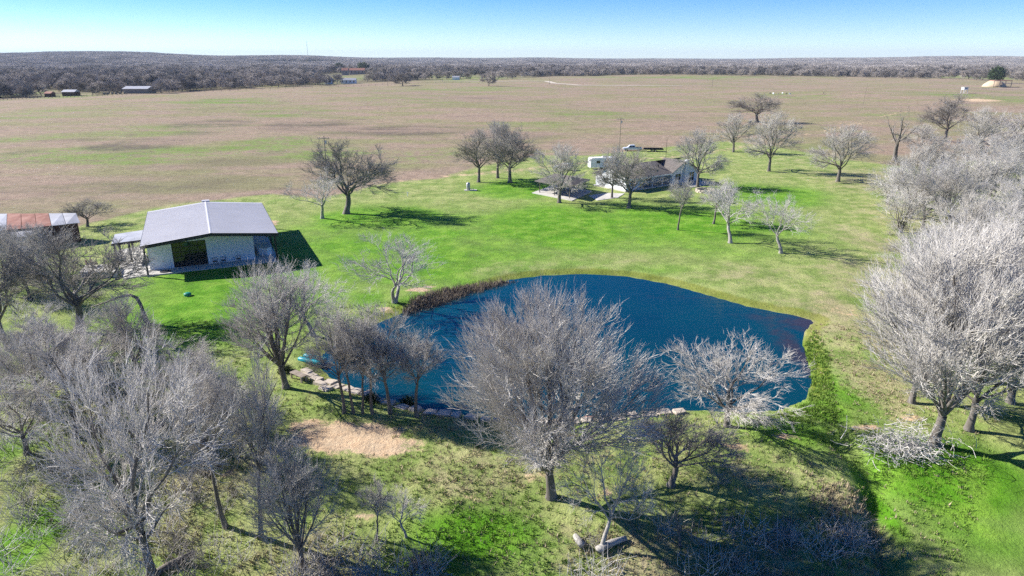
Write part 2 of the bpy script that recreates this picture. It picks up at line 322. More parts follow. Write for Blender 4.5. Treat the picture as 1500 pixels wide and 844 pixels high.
# ------------------------------------------------------------------ water
def build_water():
    c = POND.mean(0); n = len(POND); P = c + (POND - c) * 1.06
    ring = [P * t + c * (1 - t) for t in np.linspace(1, 0.05, 26)]
    # subdivide outline
    def sub(p): q = np.roll(p, -1, 0); return np.stack([p, p * .67 + q * .33, p * .33 + q * .67], 1).reshape(-1, 2)
    ring = [sub(p) for p in ring]; n = len(ring[0])
    V = np.concatenate(ring); X, Y = V[:, 0], V[:, 1]
    i, j = np.meshgrid(np.arange(25), np.arange(n), indexing='ij'); j2 = (j + 1) % n
    q = np.stack([i * n + j, i * n + j2, (i + 1) * n + j2, (i + 1) * n + j], -1).reshape(-1, 4)
    last = np.arange(25 * n, 26 * n)[None, ::1]
    me = mesh_np('water', np.concatenate([V, np.full((len(V), 1), WZ)], 1), [q, last], None, True)
    weed = np.maximum(blobs([(1180,520,26,80,1),(1190,468,60,16,1),(1120,458,60,6,.7),(1010,430,90,5,.5)], X, Y), 0)
    rip = blobs([(680,470,110,60,1),(640,560,70,60,.5)], X, Y)
    at = me.attributes.new('wa', 'FLOAT_COLOR', 'POINT'); at.data.foreach_set('color', np.stack([weed, rip, weed * 0, weed * 0 + 1], -1).astype(np.float32).reshape(-1))
    m = bpy.data.materials.new('pond_water'); m.use_nodes = True; t = m.node_tree; N = t.nodes; L = t.links; b = N['Principled BSDF']
    b.inputs['Roughness'].default_value = .13; b.inputs['IOR'].default_value = 1.33
    a = N.new('ShaderNodeAttribute'); a.attribute_name = 'wa'; s = N.new('ShaderNodeSeparateColor'); L.new(a.outputs['Color'], s.inputs[0])
    geo = N.new('ShaderNodeNewGeometry')
    no = N.new('ShaderNodeTexNoise'); no.inputs['Scale'].default_value = .9; no.inputs['Detail'].default_value = 6; L.new(geo.outputs['Position'], no.inputs['Vector'])
    n0 = N.new('ShaderNodeTexNoise'); n0.inputs['Scale'].default_value = .09; n0.inputs['Detail'].default_value = 3; L.new(geo.outputs['Position'], n0.inputs['Vector'])
    mx0 = N.new('ShaderNodeMixRGB'); L.new(n0.outputs['Fac'], mx0.inputs[0]); mx0.inputs[1].default_value = (.001, .024, .055, 1); mx0.inputs[2].default_value = (.002, .054, .068, 1)
    ad = N.new('ShaderNodeMath'); ad.operation = 'MULTIPLY_ADD'; L.new(no.outputs['Fac'], ad.inputs[0]); ad.inputs[1].default_value = 1.6; ad.inputs[2].default_value = -.8
    ad2 = N.new('ShaderNodeMath'); ad2.operation = 'ADD'; L.new(ad.outputs[0], ad2.inputs[0]); L.new(s.outputs[0], ad2.inputs[1])
    mr = N.new('ShaderNodeMapRange'); mr.inputs[1].default_value = .3; mr.inputs[2].default_value = .9; L.new(ad2.outputs[0], mr.inputs[0])
    ml = N.new('ShaderNodeMath'); ml.operation = 'MULTIPLY'; L.new(mr.outputs[0], ml.inputs[0]); L.new(s.outputs[0], ml.inputs[1])
    mx = N.new('ShaderNodeMixRGB'); L.new(ml.outputs[0], mx.inputs[0]); L.new(mx0.outputs[0], mx.inputs[1]); mx.inputs[2].default_value = (.035, .028, .034, 1)
    L.new(mx.outputs[0], b.inputs['Base Color'])
    mp = N.new('ShaderNodeMapping'); mp.inputs['Rotation'].default_value = (0, 0, R(28)); mp.inputs['Scale'].default_value = (.5, 1.6, 1); L.new(geo.outputs['Position'], mp.inputs[0])
    wv = N.new('ShaderNodeTexNoise'); wv.inputs['Scale'].default_value = 1.0; wv.inputs['Detail'].default_value = 3; L.new(mp.outputs[0], wv.inputs['Vector'])
    st = N.new('ShaderNodeMath'); st.operation = 'MULTIPLY_ADD'; L.new(s.outputs[1], st.inputs[0]); st.inputs[1].default_value = .9; st.inputs[2].default_value = .2
    bp = N.new('ShaderNodeBump'); bp.inputs['Distance'].default_value = .12; L.new(st.outputs[0], bp.inputs['Strength']); L.new(wv.outputs['Fac'], bp.inputs['Height']); L.new(bp.outputs[0], b.inputs['Normal'])
    me.materials.append(m); tag(obj('water', me), kind='structure')
build_water()

# ------------------------------------------------------------------ tree grower
def norm(v):
    l = math.sqrt(v[0]**2 + v[1]**2 + v[2]**2) or 1e-9; return (v[0]/l, v[1]/l, v[2]/l)
def grow(seed, stems=1, clear=.24, nl=8, a=(25, 70), gn=(.10, .22, .30, .35), up=(.05, .10, .06, .03), nb=(6, 6), R0=4.6, Rz=4.6, cz=5.6, r0=.26,
         twA=4.0, twB=2.5, lA=.75, lB=.45, tup=.35, tout=.55, lean=(0, 0), tr=.011, lr2=.62, lr3=.6, cone=12, cb=2.0):
    rd = random.Random(seed); H = 10.0; chains = []
    def rv():
        z = rd.uniform(-1, 1); p = rd.uniform(0, 6.2832); s = math.sqrt(1 - z * z); return (s * math.cos(p), s * math.sin(p), z)
    def envd(p, d):
        px, py, pz = p[0] / R0, p[1] / R0, (p[2] - cz) / Rz; dx, dy, dz = d[0] / R0, d[1] / R0, d[2] / Rz
        A = dx*dx + dy*dy + dz*dz; B = px*dx + py*dy + pz*dz; D = B*B - A * (px*px + py*py + pz*pz - 1)
        if D <= 0: return 0.0
        return max(0.0, (-B + math.sqrt(D)) / A)
    tc_ = math.tan(R(cone))
    def low(p): return p[2] < cb + tc_ * math.hypot(p[0], p[1]) - .35
    def turn(d, ang):
        q = rv(); k = q[0]*d[0] + q[1]*d[1] + q[2]*d[2]; q = norm((q[0]-k*d[0], q[1]-k*d[1], q[2]-k*d[2]))
        c, s = math.cos(ang), math.sin(ang); return (d[0]*c + q[0]*s, d[1]*c + q[1]*s, d[2]*c + q[2]*s)
    def walk(p, d, L, r, lev, n, tip, kids, start=.25):
        pts = [(p, r)]; out = []
        for i in range(n):
            q = rv(); g = gn[lev]; d = norm((d[0] + g*q[0], d[1] + g*q[1], d[2] + g*q[2] + up[lev]))
            p = (p[0] + d[0]*L/n, p[1] + d[1]*L/n, p[2] + d[2]*L/n); t = (i + 1) / n; rr = r * (1 - t * (1 - tip)); pts.append((p, rr))
            if t >= start:
                k = kids / (n * (1 - start) + 1e-6); k = int(k) + (rd.random() < k - int(k))
                out += [(p, d, rr, t)] * k
        chains.append((lev, pts)); return out, (p, d, pts[-1][1])
    for s_ in range(stems):
        b = (rd.uniform(-.25, .25) * (stems > 1), rd.uniform(-.25, .25) * (stems > 1), -.25)
        d = norm((lean[0] + rd.uniform(-.3, .3) * (stems > 1), lean[1] + rd.uniform(-.3, .3) * (stems > 1), 1))
        Lc = clear * H + .25
        _, (p, d, r) = walk(b, d, Lc, r0 / math.sqrt(stems), 0, 4, .72, 0)
        n1 = max(2, nl // stems); az0 = rd.uniform(0, 6.28)
        tops = []
        # leader plus limbs leaving near the trunk top
        Ld_ = envd(p, d) * .8
        o, _ = walk(p, d, Ld_, r * .75, 1, 6, .25, nb[0] * 1.2, .15); tops += [(c, Ld_) for c in o]
        for i in range(n1):
            az = az0 + i * 2.399 + rd.uniform(-.3, .3); an = R(rd.uniform(*a)); f = rd.uniform(-.35, .5)
            dd = norm((math.sin(an)*math.cos(az) + d[0]*.3, math.sin(an)*math.sin(az) + d[1]*.3, math.cos(an)))
            pp = (p[0] + d[0]*f*1.2, p[1] + d[1]*f*1.2, p[2] + d[2]*f*1.2)
            L1 = envd(pp, dd) * rd.uniform(.72, .95)
            if L1 < .6: continue
            o, _ = walk(pp, dd, L1, r * rd.uniform(.42, .68), 1, 6, .25, nb[0], .25); tops += [(c, L1) for c in o]
        l3 = []
        for (p2, d2, r2, t), L1 in tops:
            dd = turn(d2, R(rd.uniform(28, 62))); L2 = min(lr2 * L1 * rd.uniform(.6, 1.1) * (1.15 - .5 * t), envd(p2, dd) * .96)
            e2 = tuple(p2[i] + dd[i] * L2 for i in range(3))
            if low(e2): dd = norm((dd[0], dd[1], abs(dd[2]) + .7)); e2 = tuple(p2[i] + dd[i] * L2 for i in range(3))
            if L2 < .25 or low(e2): continue
            o, _ = walk(p2, dd, L2, r2 * rd.uniform(.5, .75), 2, 4, .35, nb[1], .2); l3 += [(c, L2) for c in o]
        for (p3, d3, r3, t), L2 in l3:
            dd = turn(d3, R(rd.uniform(25, 60))); L3 = min(lr3 * L2 * rd.uniform(.6, 1.15) * (1.15 - .5 * t) + .15, envd(p3, dd) * .98 + .15)
            if L3 < .12 or low(tuple(p3[i] + dd[i] * L3 for i in range(3))): continue
            walk(p3, dd, L3, max(r3 * .6, tr * 1.3), 3, 3, .5, 0)
    # vectorised twigs
    S = np.array([(*p[0], *q[0], p[1], q[1]) for lv, pts in chains if lv >= 2 for p, q in zip(pts[:-1], pts[1:])])
    Rn = np.random.RandomState(seed)
    def rvec(n): v = Rn.normal(size=(n, 3)); return v / np.linalg.norm(v, axis=1, keepdims=True)
    def twigs(S, per, length, rad, bend=.35):
        ln = np.linalg.norm(S[:, 3:6] - S[:, :3], axis=1); k = Rn.poisson(np.clip(per * ln / ln.mean(), 0, per * 2.5)); idx = np.repeat(np.arange(len(S)), k); n = len(idx)
        t = Rn.rand(n, 1); p = S[idx, :3] * (1 - t) + S[idx, 3:6] * t; d = S[idx, 3:6] - S[idx, :3]; d /= np.linalg.norm(d, axis=1, keepdims=True) + 1e-9
        out = p - np.array([0, 0, cz * .75]); out /= np.linalg.norm(out, axis=1, keepdims=True) + 1e-9
        d1 = d * .7 + rvec(n) * .75 + out * tout; d1[:, 2] += tup * .5; d1 /= np.linalg.norm(d1, axis=1, keepdims=True)
        d2 = d1 + rvec(n) * bend; d2[:, 2] += tup * .45; d2 /= np.linalg.norm(d2, axis=1, keepdims=True)
        L_ = length * Rn.uniform(.55, 1.3, (n, 1)); m = p + d1 * L_ * .5; e = m + d2 * L_ * .5
        ok = e[:, 2] > cb + tc_ * np.hypot(e[:, 0], e[:, 1]) - .5; p, m, e = p[ok], m[ok], e[ok]; n = len(p)
        A = np.concatenate([p, m, np.full((n, 1), rad), np.full((n, 1), rad * .8)], 1); B = np.concatenate([m, e, np.full((n, 1), rad * .8), np.full((n, 1), rad * .35)], 1)
        return np.concatenate([A, B])
    TA = twigs(S, twA, lA, tr); TB = twigs(TA, twB, lB, tr * .72) if twB else TA[:0]
    return chains, np.concatenate([TA, TB])
def seg_mesh(S, k=3):
    p, q = S[:, :3], S[:, 3:6]; d = q - p; d = d / (np.linalg.norm(d, axis=1, keepdims=True) + 1e-9)
    ref = np.where(np.abs(d[:, 2:3]) > .8, np.array([[1., 0, 0]]), np.array([[0, 0, 1.]])); u = np.cross(d, ref); u /= np.linalg.norm(u, axis=1, keepdims=True); v = np.cross(d, u)
    n = len(S); V = []
    for e, rr in ((p, S[:, 6:7]), (q, S[:, 7:8])):
        for j in range(k):
            an = 2 * math.pi * j / k; V.append(e + (u * math.cos(an) + v * math.sin(an)) * rr)
    V = np.stack(V, 1).reshape(-1, 3); b = np.arange(n)[:, None] * 2 * k
    Fs = [np.concatenate([b + j, b + (j + 1) % k, b + k + (j + 1) % k, b + k + j], 1) for j in range(k)]
    return V, np.concatenate(Fs)
PROTO = {}
def proto(name, seed, tm=None, bm=None, **kw):
    ch, tw = grow(seed, **kw)
    t = MB()
    for lv, pts in ch:
        if lv <= 1:
            rr = [r for _, r in pts]
            P = [p for p, _ in pts]
            if lv == 0: rr[0] *= 1.55; rr[1] *= 1.08
            t.tube(P, rr, 9 if lv == 0 else 6, False)
    tme = t.mesh(name + '_trunk', bm or BARK, True)
    S = np.array([(*p[0], *q[0], p[1], q[1]) for lv, pts in ch if lv >= 2 for p, q in zip(pts[:-1], pts[1:])])
    V1, F1 = seg_mesh(S, 4); V2, F2 = seg_mesh(tw, 3)
    cme = mesh_np(name + '_crown', np.concatenate([V1, V2]), [np.concatenate([F1, F2 + len(V1)])], tm or TWIG)
    z = np.percentile(V2[:, 2], 99.5); wd = np.percentile(V2[:, 0], 98.5) - np.percentile(V2[:, 0], 1.5)
    PROTO[name] = (tme, cme, z, wd, float(np.median(V2[:, 0])), float(np.median(V2[:, 1])))
    return len(F1) + len(F2)
cnt = 0
cnt += proto('dome', 11, TWIGP, cone=27, cb=2.4, nl=12, a=(8, 60), nb=(8, 8), twA=2.23, twB=1.04, R0=5.0, Rz=4.0, cz=5.95, clear=.15, r0=.26, up=(.03, .10, .08, .08), gn=(.08, .16, .22, .25), tup=.55, tout=.75, tr=.0105)
cnt += proto('vase', 12, TWIGP, cone=30, cb=2.2, nl=10, a=(10, 58), nb=(8, 7), twA=1.98, twB=0.96, R0=4.8, Rz=5.2, cz=5.4, clear=.17, r0=.25, up=(.03, .10, .10, .10), gn=(.08, .12, .18, .22), tup=.6, tout=.6, tr=.0105)
cnt += proto('oak_one', 13, TWIG, nl=8, a=(25, 80), R0=4.9, Rz=4.0, cz=6.0, r0=.28, gn=(.10, .30, .36, .4), tr=.012, twA=1.98, twB=0.88)
cnt += proto('oak_two', 14, TWIGD, nl=7, a=(25, 75), R0=4.6, Rz=4.2, cz=6.0, r0=.26, clear=.28, gn=(.12, .34, .4, .4), tr=.013, twA=1.74, twB=0.80)
cnt += proto('oak_three', 15, TWIGP, nl=8, a=(30, 85), R0=5.4, Rz=4.2, cz=5.8, r0=.23, clear=.22, gn=(.10, .32, .4, .4), tr=.0125, twA=1.69, twB=0.75, bm=BARK)
cnt += proto('slim_one', 16, TWIG, nl=7, a=(12, 48), R0=2.5, Rz=4.2, cz=6.2, r0=.15, clear=.34, nb=(6, 5), twA=1.86, twB=0.80, tr=.010)
cnt += proto('slim_two', 17, TWIG, nl=6, a=(15, 55), R0=2.3, Rz=4.4, cz=6.0, r0=.15, clear=.42, nb=(5, 5), twA=1.98, twB=0.80, tr=.010, gn=(.16, .25, .3, .35))
cnt += proto('sparse', 18, TWIGP, nl=5, a=(30, 75), R0=4.6, Rz=4.2, cz=6.0, r0=.22, clear=.3, nb=(5, 4), twA=1.98, twB=0.68, gn=(.25, .4, .42, .45), lean=(.2, .05), bm=BARKP)
cnt += proto('double', 19, TWIGP, stems=2, nl=7, a=(20, 70), R0=5.2, Rz=4.2, cz=5.8, r0=.26, clear=.26, nb=(5, 4), twA=2.23, twB=0.64, gn=(.2, .38, .42, .4), bm=BARKP)
cnt += proto('multi', 20, TWIGP, cone=15, cb=1.2, stems=4, nl=10, a=(20, 65), R0=5.0, Rz=4.6, cz=5.4, r0=.34, clear=.16, nb=(5, 5), twA=1.49, twB=0.64, gn=(.18, .3, .34, .4), bm=BARK)
cnt += proto('broom', 21, TWIG, cone=35, cb=2.0, nl=13, a=(8, 40), R0=3.4, Rz=4.8, cz=5.8, r0=.22, clear=.2, nb=(6, 5), twA=1.61, twB=0.88, gn=(.08, .10, .14, .2), up=(.03, .08, .10, .12), tup=.7, tr=.010)
cnt += proto('bush', 22, TWIG, cone=0, cb=-.3, stems=6, nl=18, a=(15, 75), R0=6.5, Rz=5.2, cz=4.6, r0=.3, clear=.06, nb=(5, 4), twA=1.98, twB=0.72, gn=(.2, .3, .35, .4), tr=.022, lA=1.3, lB=.8)
cnt += proto('snag', 23, TWIGD, nl=5, a=(20, 60), R0=3.6, Rz=4.4, cz=5.6, r0=.36, clear=.3, nb=(3, 2), twA=0.99, twB=0.24, gn=(.15, .3, .4, .45), tr=.014)
cnt += proto('far_one', 24, FARW, cone=0, cb=1.2, nl=7, a=(20, 75), R0=5.0, Rz=4.4, cz=5.4, r0=.3, clear=.16, nb=(5, 3), twA=2.6, twB=0, lA=1.5, tr=.045, gn=(.1, .25, .3, .35))
cnt += proto('far_two', 25, FARW, cone=0, cb=1.0, nl=8, a=(15, 80), R0=5.6, Rz=4.4, cz=5.2, r0=.3, clear=.12, nb=(5, 3), twA=2.6, twB=0, lA=1.5, tr=.05, gn=(.1, .2, .3, .35))
print('tree quads', cnt)

def tree(px, py, top, wpx, kind, label, group=None, rz=None, lean=0, H=None, W=None, name='bare_tree'):
    b = G(px, py); return tree_at(b, H or hpx(b, top), W or wpx * mpp(b), kind, label, group, rz, lean, name)
def tree_at(b, H, W, kind, label, group=None, rz=None, lean=0, name='bare_tree'):
    tme, cme, z0, w0, mx, my = PROTO[kind]
    o = thing(name, label, 'shrub' if name.endswith('bush') else 'tree', b, random.uniform(0, 6.28) if rz is None else rz, group)
    o.rotation_euler[1] = lean
    s = (W / w0, W / w0, H / z0)
    for nm, me in (('trunk', tme), ('crown', cme)):
        c = obj(nm, me, o)
    o.scale = s; return o

# distinct trees ------------------------------------------------------------
T = tree
big = T(808, 728, 438, 252, 'dome', 'largest bare tree, dense grey dome crown on a forked trunk before the pond', rz=.4)
T(1065, 624, 503, 138, 'oak_three', 'pale low spreading bare tree at the end of the pond dam')
T(982, 711, 600, 130, 'oak_two', 'dark gnarled low bare tree on bare soil below the dam')
T(882, 805, 650, 105, 'sparse', 'pale leaning bare tree with a log lying at its foot')
T(419, 568, 388, 118, 'broom', 'upright broom shaped bare tree with thick dark trunk beside the plank bench')
T(459, 492, 378, 105, 'sparse', 'pale slender bare tree behind the broom shaped tree', rz=1.2)
T(577, 444, 340, 128, 'double', 'pale twin stemmed bare tree on the bank above the reed strip', rz=.2)
T(472, 320, 247, 75, 'sparse', 'leaning small bare tree next to the broad dark tree by the barn', rz=3.3)
T(507, 313, 205, 112, 'oak_two', 'broad dark bare tree on the lawn behind the barn, casting a long shadow')
for x, y, t, wd, k, lb in [(701,267,190,58,'oak_two','slim end tree of the trio near the small white tank'), (729,261,178,66,'oak_one','thick trunked middle tree of the trio near the small white tank'), (747,268,182,70,'oak_two','dark tree of the trio, on the side nearer the pavilion')]:
    T(x, y, t, wd, k, lb, 'trio of bare trees by the small tank')
T(819, 297, 212, 84, 'oak_one', 'bare tree in front of the open pavilion')
T(896, 290, 214, 52, 'oak_one', 'bare tree before the sunlit end wall of the house')
T(921, 305, 222, 70, 'oak_two', 'dark trunked bare tree in front of the house porch')
T(1022, 274, 190, 72, 'oak_one', 'leaning bare tree rising beside the house chimney gable')
T(1074, 223, 166, 52, 'oak_one', 'small bare tree behind the chimney end of the house')
T(1110, 179, 137, 60, 'oak_two', 'dark round bare tree alone at the edge of the dry field')
T(1126, 251, 163, 70, 'oak_one', 'tall straight bare tree on the lawn beyond the stone ring')
T(1227, 266, 182, 84, 'oak_one', 'round even crowned bare tree standing alone at the lawn edge')
T(993, 337, 258, 34, 'slim_two', 'thin bare sapling on the lawn below the house porch')
T(1045, 328, 262, 50, 'slim_one', 'small upright bare tree between the thin sapling and leaning tree')
T(1070, 356, 264, 84, 'sparse', 'pale leaning bare tree on the lawn below the stone ring', rz=0)
T(1144, 371, 283, 76, 'sparse', 'pale crooked bare tree on the lawn, last before the pond', rz=.5)
T(1310, 236, 154, 62, 'snag', 'half dead broken topped tree with a heap of logs at its foot')
T(1384, 208, 138, 66, 'oak_two', 'dark upright bare tree behind the half dead tree')
T(1344, 224, 182, 52, 'oak_one', 'low bare tree beside the half dead tree')
T(1434, 250, 158, 84, 'oak_one', 'tall pale bare tree with dark trunk behind the many stemmed tree')
T(1318, 340, 274, 76, 'multi', 'pale many stemmed low tree at the edge of the dry grass')
T(1368, 652, 338, 245, 'vase', 'tall vase shaped bare tree with thick trunk above the brush pile', rz=1.0)
T(1335, 590, 350, 150, 'vase', 'pale trunked bare tree just behind the tall vase shaped tree', rz=2.5)
T(1419, 630, 420, 170, 'oak_three', 'pale wide tree with flared foot beside the tall vase shaped tree')
T(224, 846, 515, 200, 'oak_three', 'huge pale crowned bare tree with thick grey trunk over the creek')
T(383, 787, 520, 80, 'slim_two', 'tall thin dark trunked tree standing over the creek bed, straighter of the pair', lean=.03)
T(331, 771, 525, 85, 'slim_two', 'tall thin dark trunked tree over the creek bed, leaning one of the pair', lean=-.08)
T(446, 834, 655, 105, 'broom', 'small broom shaped bare tree with pale straight trunk by the creek')
T(552, 790, 705, 40, 'slim_two', 'spindly sapling in the creek brush, straight stemmed', name='bare_sapling')
T(595, 787, 712, 55, 'sparse', 'spindly sapling in the creek brush, curved stem', name='bare_sapling')
T(996, 800, 735, 40, 'snag', 'small pale dead sapling in the shadow of the largest tree', name='bare_sapling')
T(115, 488, 335, 150, 'oak_two', 'dark many limbed tree beside the concrete platform of the barn')
T(14, 512, 335, 120, 'oak_two', 'dark forked tree in front of the rusty roofed shed')
T(128, 332, 292, 52, 'oak_two', 'small bushy dark tree behind the end of the rusty roofed shed')
for i, (x, t, k, wd) in enumerate([(504, 462, 'slim_one', 72), (518, 475, 'slim_two', 50), (531, 490, 'slim_two', 44), (546, 462, 'slim_one', 66), (572, 470, 'slim_one', 84), (611, 502, 'slim_two', 66)]):
    T(x, 606 + (i == 5) * 5, t - 16, wd * 1.1, k, ['first', 'second', 'third', 'fourth', 'fifth', 'sixth'][i] + ' slim bare tree from the plank bench in the row on the dam', 'row of slim trees on the dam')
# thickets
def scatter_trees(pts, kinds, Hr, Wr, label, group):
    for x, y in pts:
        b = G(x, y); h = random.uniform(*Hr); tree_at(b, h, h * random.uniform(*Wr), random.choice(kinds), label, group)
scatter_trees([(60,615),(110,640),(150,590),(275,610),(85,560),(25,585),(205,560),(300,660),(40,665)],
  ['oak_one', 'oak_three', 'slim_one', 'oak_three'], (6.0, 9.0), (.65, .9), 'bare grey tree in the thicket between the creek and the green lawn', 'thicket trees by the creek')
scatter_trees([(20,400),(60,410),(45,440),(-15,430)], ['oak_two', 'oak_one', 'multi'], (6, 8), (.8, 1.1), 'bare dark tree crowding the front of the old sheds', 'trees by the old sheds')
scatter_trees([(1352,335),(1388,345),(1425,330),(1462,345),(1495,330),(1450,300),(1485,295),(1410,300),(1380,300),(1475,262),(1498,250),(1465,225),(1492,212),(1440,400),(1475,420),(1500,390),(1400,400),(1530,350),(1530,280),(1340,290),(1365,270),(1402,262),(1330,320),(1455,275),(1425,285),(1300,300)],
  ['oak_three', 'oak_three', 'oak_one', 'multi', 'double'], (7.5, 12), (.8, 1.1), 'pale bare oak in the open grove on the dry grass', 'grove on the dry grass')
scatter_trees([(1440,560),(1480,590),(1510,540),(1450,500),(1500,470),(1400,520),(1540,620),(1390,470)], ['oak_three', 'vase', 'oak_one'], (10, 13.5), (.75, .95), 'tall pale bare tree in the dense stand near the vase shaped tree', 'dense stand beside the gully')

# ------------------------------------------------------------------ scattered stuff with geometry nodes
def scatter(name, pts, scl, insts, label, kind_cat=None):
    pts = np.asarray(pts, float); n = len(pts)
    me = bpy.data.meshes.new(name); me.vertices.add(n); me.vertices.foreach_set('co', pts.astype(np.float32).reshape(-1))
    for nm, ty, arr in (('sc', 'FLOAT_VECTOR', scl), ('ro', 'FLOAT', NR.uniform(0, 6.283, n)), ('ix', 'INT', NR.randint(0, len(insts), n))):
        at = me.attributes.new(nm, ty, 'POINT')
        if ty == 'FLOAT_VECTOR': at.data.foreach_set('vector', np.asarray(arr, np.float32).reshape(-1))
        else: at.data.foreach_set('value', arr.astype(np.float32 if ty == 'FLOAT' else np.int32))
    o = obj(name, me); tag(o, label, kind_cat, kind='stuff')
    g = bpy.data.node_groups.new(name, 'GeometryNodeTree'); g.interface.new_socket('Geometry', in_out='INPUT', socket_type='NodeSocketGeometry'); g.interface.new_socket('Geometry', in_out='OUTPUT', socket_type='NodeSocketGeometry')
    N = g.nodes; L = g.links; gi = N.new('NodeGroupInput'); go = N.new('NodeGroupOutput')
    iop = N.new('GeometryNodeInstanceOnPoints'); L.new(gi.outputs[0], iop.inputs['Points'])
    j = N.new('GeometryNodeJoinGeometry'); j2 = N.new('GeometryNodeGeometryToInstance')
    for ms in insts[::-1]:
        po = bpy.data.objects.new(name + '_piece', ms); oi = N.new('GeometryNodeObjectInfo'); oi.inputs['Object'].default_value = po; oi.inputs['As Instance'].default_value = True
        L.new(oi.outputs['Geometry'], j.inputs[0])
    L.new(j.outputs[0], iop.inputs['Instance']); iop.inputs['Pick Instance'].default_value = True
    def at(nm, ty):
        a = N.new('GeometryNodeInputNamedAttribute'); a.data_type = ty; a.inputs[0].default_value = nm; return [s for s in a.outputs if s.enabled][0]
    L.new(at('ix', 'INT'), iop.inputs['Instance Index']); L.new(at('sc', 'FLOAT_VECTOR'), iop.inputs['Scale'])
    cx = N.new('ShaderNodeCombineXYZ'); L.new(at('ro', 'FLOAT'), cx.inputs[2]); L.new(cx.outputs[0], iop.inputs['Rotation'])
    L.new(iop.outputs[0], go.inputs[0]); md = o.modifiers.new('scatter', 'NODES'); md.node_group = g
    return o
def sc3(n, lo, hi, zr=(.85, 1.15)):
    s = NR.uniform(lo, hi, n); return np.stack([s, s, s * NR.uniform(*zr, n)], -1)

# far wood: whole trees near the field edge, larger canopy masses farther off
def joined(kind):      # trunk and crown in one mesh for the wood
    tme, cme = PROTO[kind][:2]
    def arr(me):
        v = np.empty(len(me.vertices) * 3, np.float32); me.vertices.foreach_get('co', v); return v.reshape(-1, 3)
    fs = [[p.vertices[:] for p in me.polygons] for me in (tme, cme)]
    a, b = arr(tme), arr(cme); q = np.array([f for f in fs[0] if len(f) == 4] + [tuple(i + len(a) for i in f) for f in fs[1]])
    return mesh_np(kind + '_whole', np.concatenate([a, b]), [q], FARW)
W1, W2 = joined('far_one'), joined('far_two')
def canopy(seed, n, wide):
    r = np.random.RandomState(seed); c = np.stack([r.uniform(-wide, wide, n), r.uniform(-wide, wide, n), r.uniform(2, 9, n)], -1)
    d = r.normal(size=(n, 3)); d[:, 2] = np.abs(d[:, 2]); d /= np.linalg.norm(d, axis=1, keepdims=True)
    e = c + d * r.uniform(1.5, 3, (n, 1)); V, Fq = seg_mesh(np.concatenate([c, e, np.full((n, 1), .35), np.full((n, 1), .1)], 1), 3)
    return mesh_np('canopy', V, [Fq], FARW)
CAN = [canopy(1, 1500, 15), canopy(2, 1500, 15)]
def far_points(r0f, r1, step, amax=.74):
    out = []
    r = 430.0
    while r < r1:
        na = int(2 * amax * r / step); a = np.linspace(-amax, amax, na) + NR.uniform(-.5, .5, na) * step / r
        rr = r + NR.uniform(-.5, .5, na) * step; k = rr > r0f(a); a, rr = a[k], rr[k]
        out.append(np.stack([rr * np.sin(a), rr * np.cos(a)], -1)); r += step
    P = np.concatenate(out); return P
def keep(P):
    k = np.ones(len(P), bool)
    z = height(P[:, 0], P[:, 1]); d = P[:, 1] * cP - (z - HC) * sP; ux = CX + F * P[:, 0] / d; uy = CY - F * (P[:, 1] * sP + (z - HC) * cP) / d
    for x, y, rx, ry in CLEAR: k &= (((ux - x) / rx) ** 2 + ((uy - y) / ry) ** 2 > 1)
    return P[k], z[k]
P, z = keep(far_points(lambda a: edge_r(a) + 25, 1500, 11.5)); print('far trees', len(P))
scatter('far_wood', np.column_stack([P, z - .2]), sc3(len(P), .65, 1.35, (.75, 1.15)), [W1, W2], 'grey brown leafless wood spreading beyond the dry field', 'woodland')
P, z = keep(far_points(lambda a: np.maximum(edge_r(a) + 60, 1450), 7000, 27)); print('canopy', len(P))
scatter('distant_wood', np.column_stack([P, z - 1]), sc3(len(P), .9, 1.25, (.8, 1.1)), CAN, 'bluish distant wood covering the hills to the horizon', 'woodland')
# trees one can tell apart along the wood's edge
n = 0
for i in range(120):
    px = -30 + 1560 * (i + random.random()) / 120; ey = np.interp(px, [e[0] for e in EDGE], [e[1] for e in EDGE]) + random.uniform(-1.5, 1.0)
    b = G(px, ey); h = random.uniform(7.5, 11.5)
    if any(l < px < h_ for l, h_ in ((62, 122), (148, 228), (474, 532), (1440, 1480))): continue
    tree_at(b, h, h * random.uniform(.9, 1.3), random.choice(['far_one', 'far_two']), 'bare tree in the front row of the wood bordering the dry field', 'front row of the far wood')
for x, y, t, wd in [(716,126,105,20),(590,126,107,24),(643,114,98,16),(691,113,98,14),(665,112,100,14)]:
    T(x, y, t, wd, 'far_one', 'separate dark bare tree standing out in the open before the far wood', 'open trees before the far wood')
def evergreen(px, py, top, wpx, label):
    b = G(px, py); H = hpx(b, top); W = wpx * mpp(b) / 2
    o = thing('evergreen_tree', label, 'tree', b); MB().tube([(0, 0, -.2), (.05, 0, H * .6)], [H * .03, H * .012], 6).build('trunk', BARK, o)
    n = 1500; d = NR.normal(size=(n, 3)); d /= np.linalg.norm(d, axis=1, keepdims=True); rr = NR.uniform(.55, 1, (n, 1)) * (1 + .25 * np.sin(d[:, :1] * 7 + d[:, 1:2] * 5))
    c = d * rr * np.array([W, W, H * .42]) + np.array([0, 0, H * .56]); e = c + NR.normal(size=(n, 3)) * H * .05
    V, Fq = seg_mesh(np.concatenate([c, e, np.full((n, 1), H * .03), np.full((n, 1), H * .008)], 1), 3); obj('crown', mesh_np('crown', V, [Fq], LEAF), o)
evergreen(533, 108, 91, 18, 'dark evergreen tree beside the red roofed far house')
evergreen(1458, 122, 98, 20, 'green evergreen tree beside the sandy mound')
evergreen(497, 106, 92, 12, 'small dark evergreen between the far white chimneys')
evergreen(357, 128, 120, 10, 'dark evergreen bush at the far edge of the dry field')

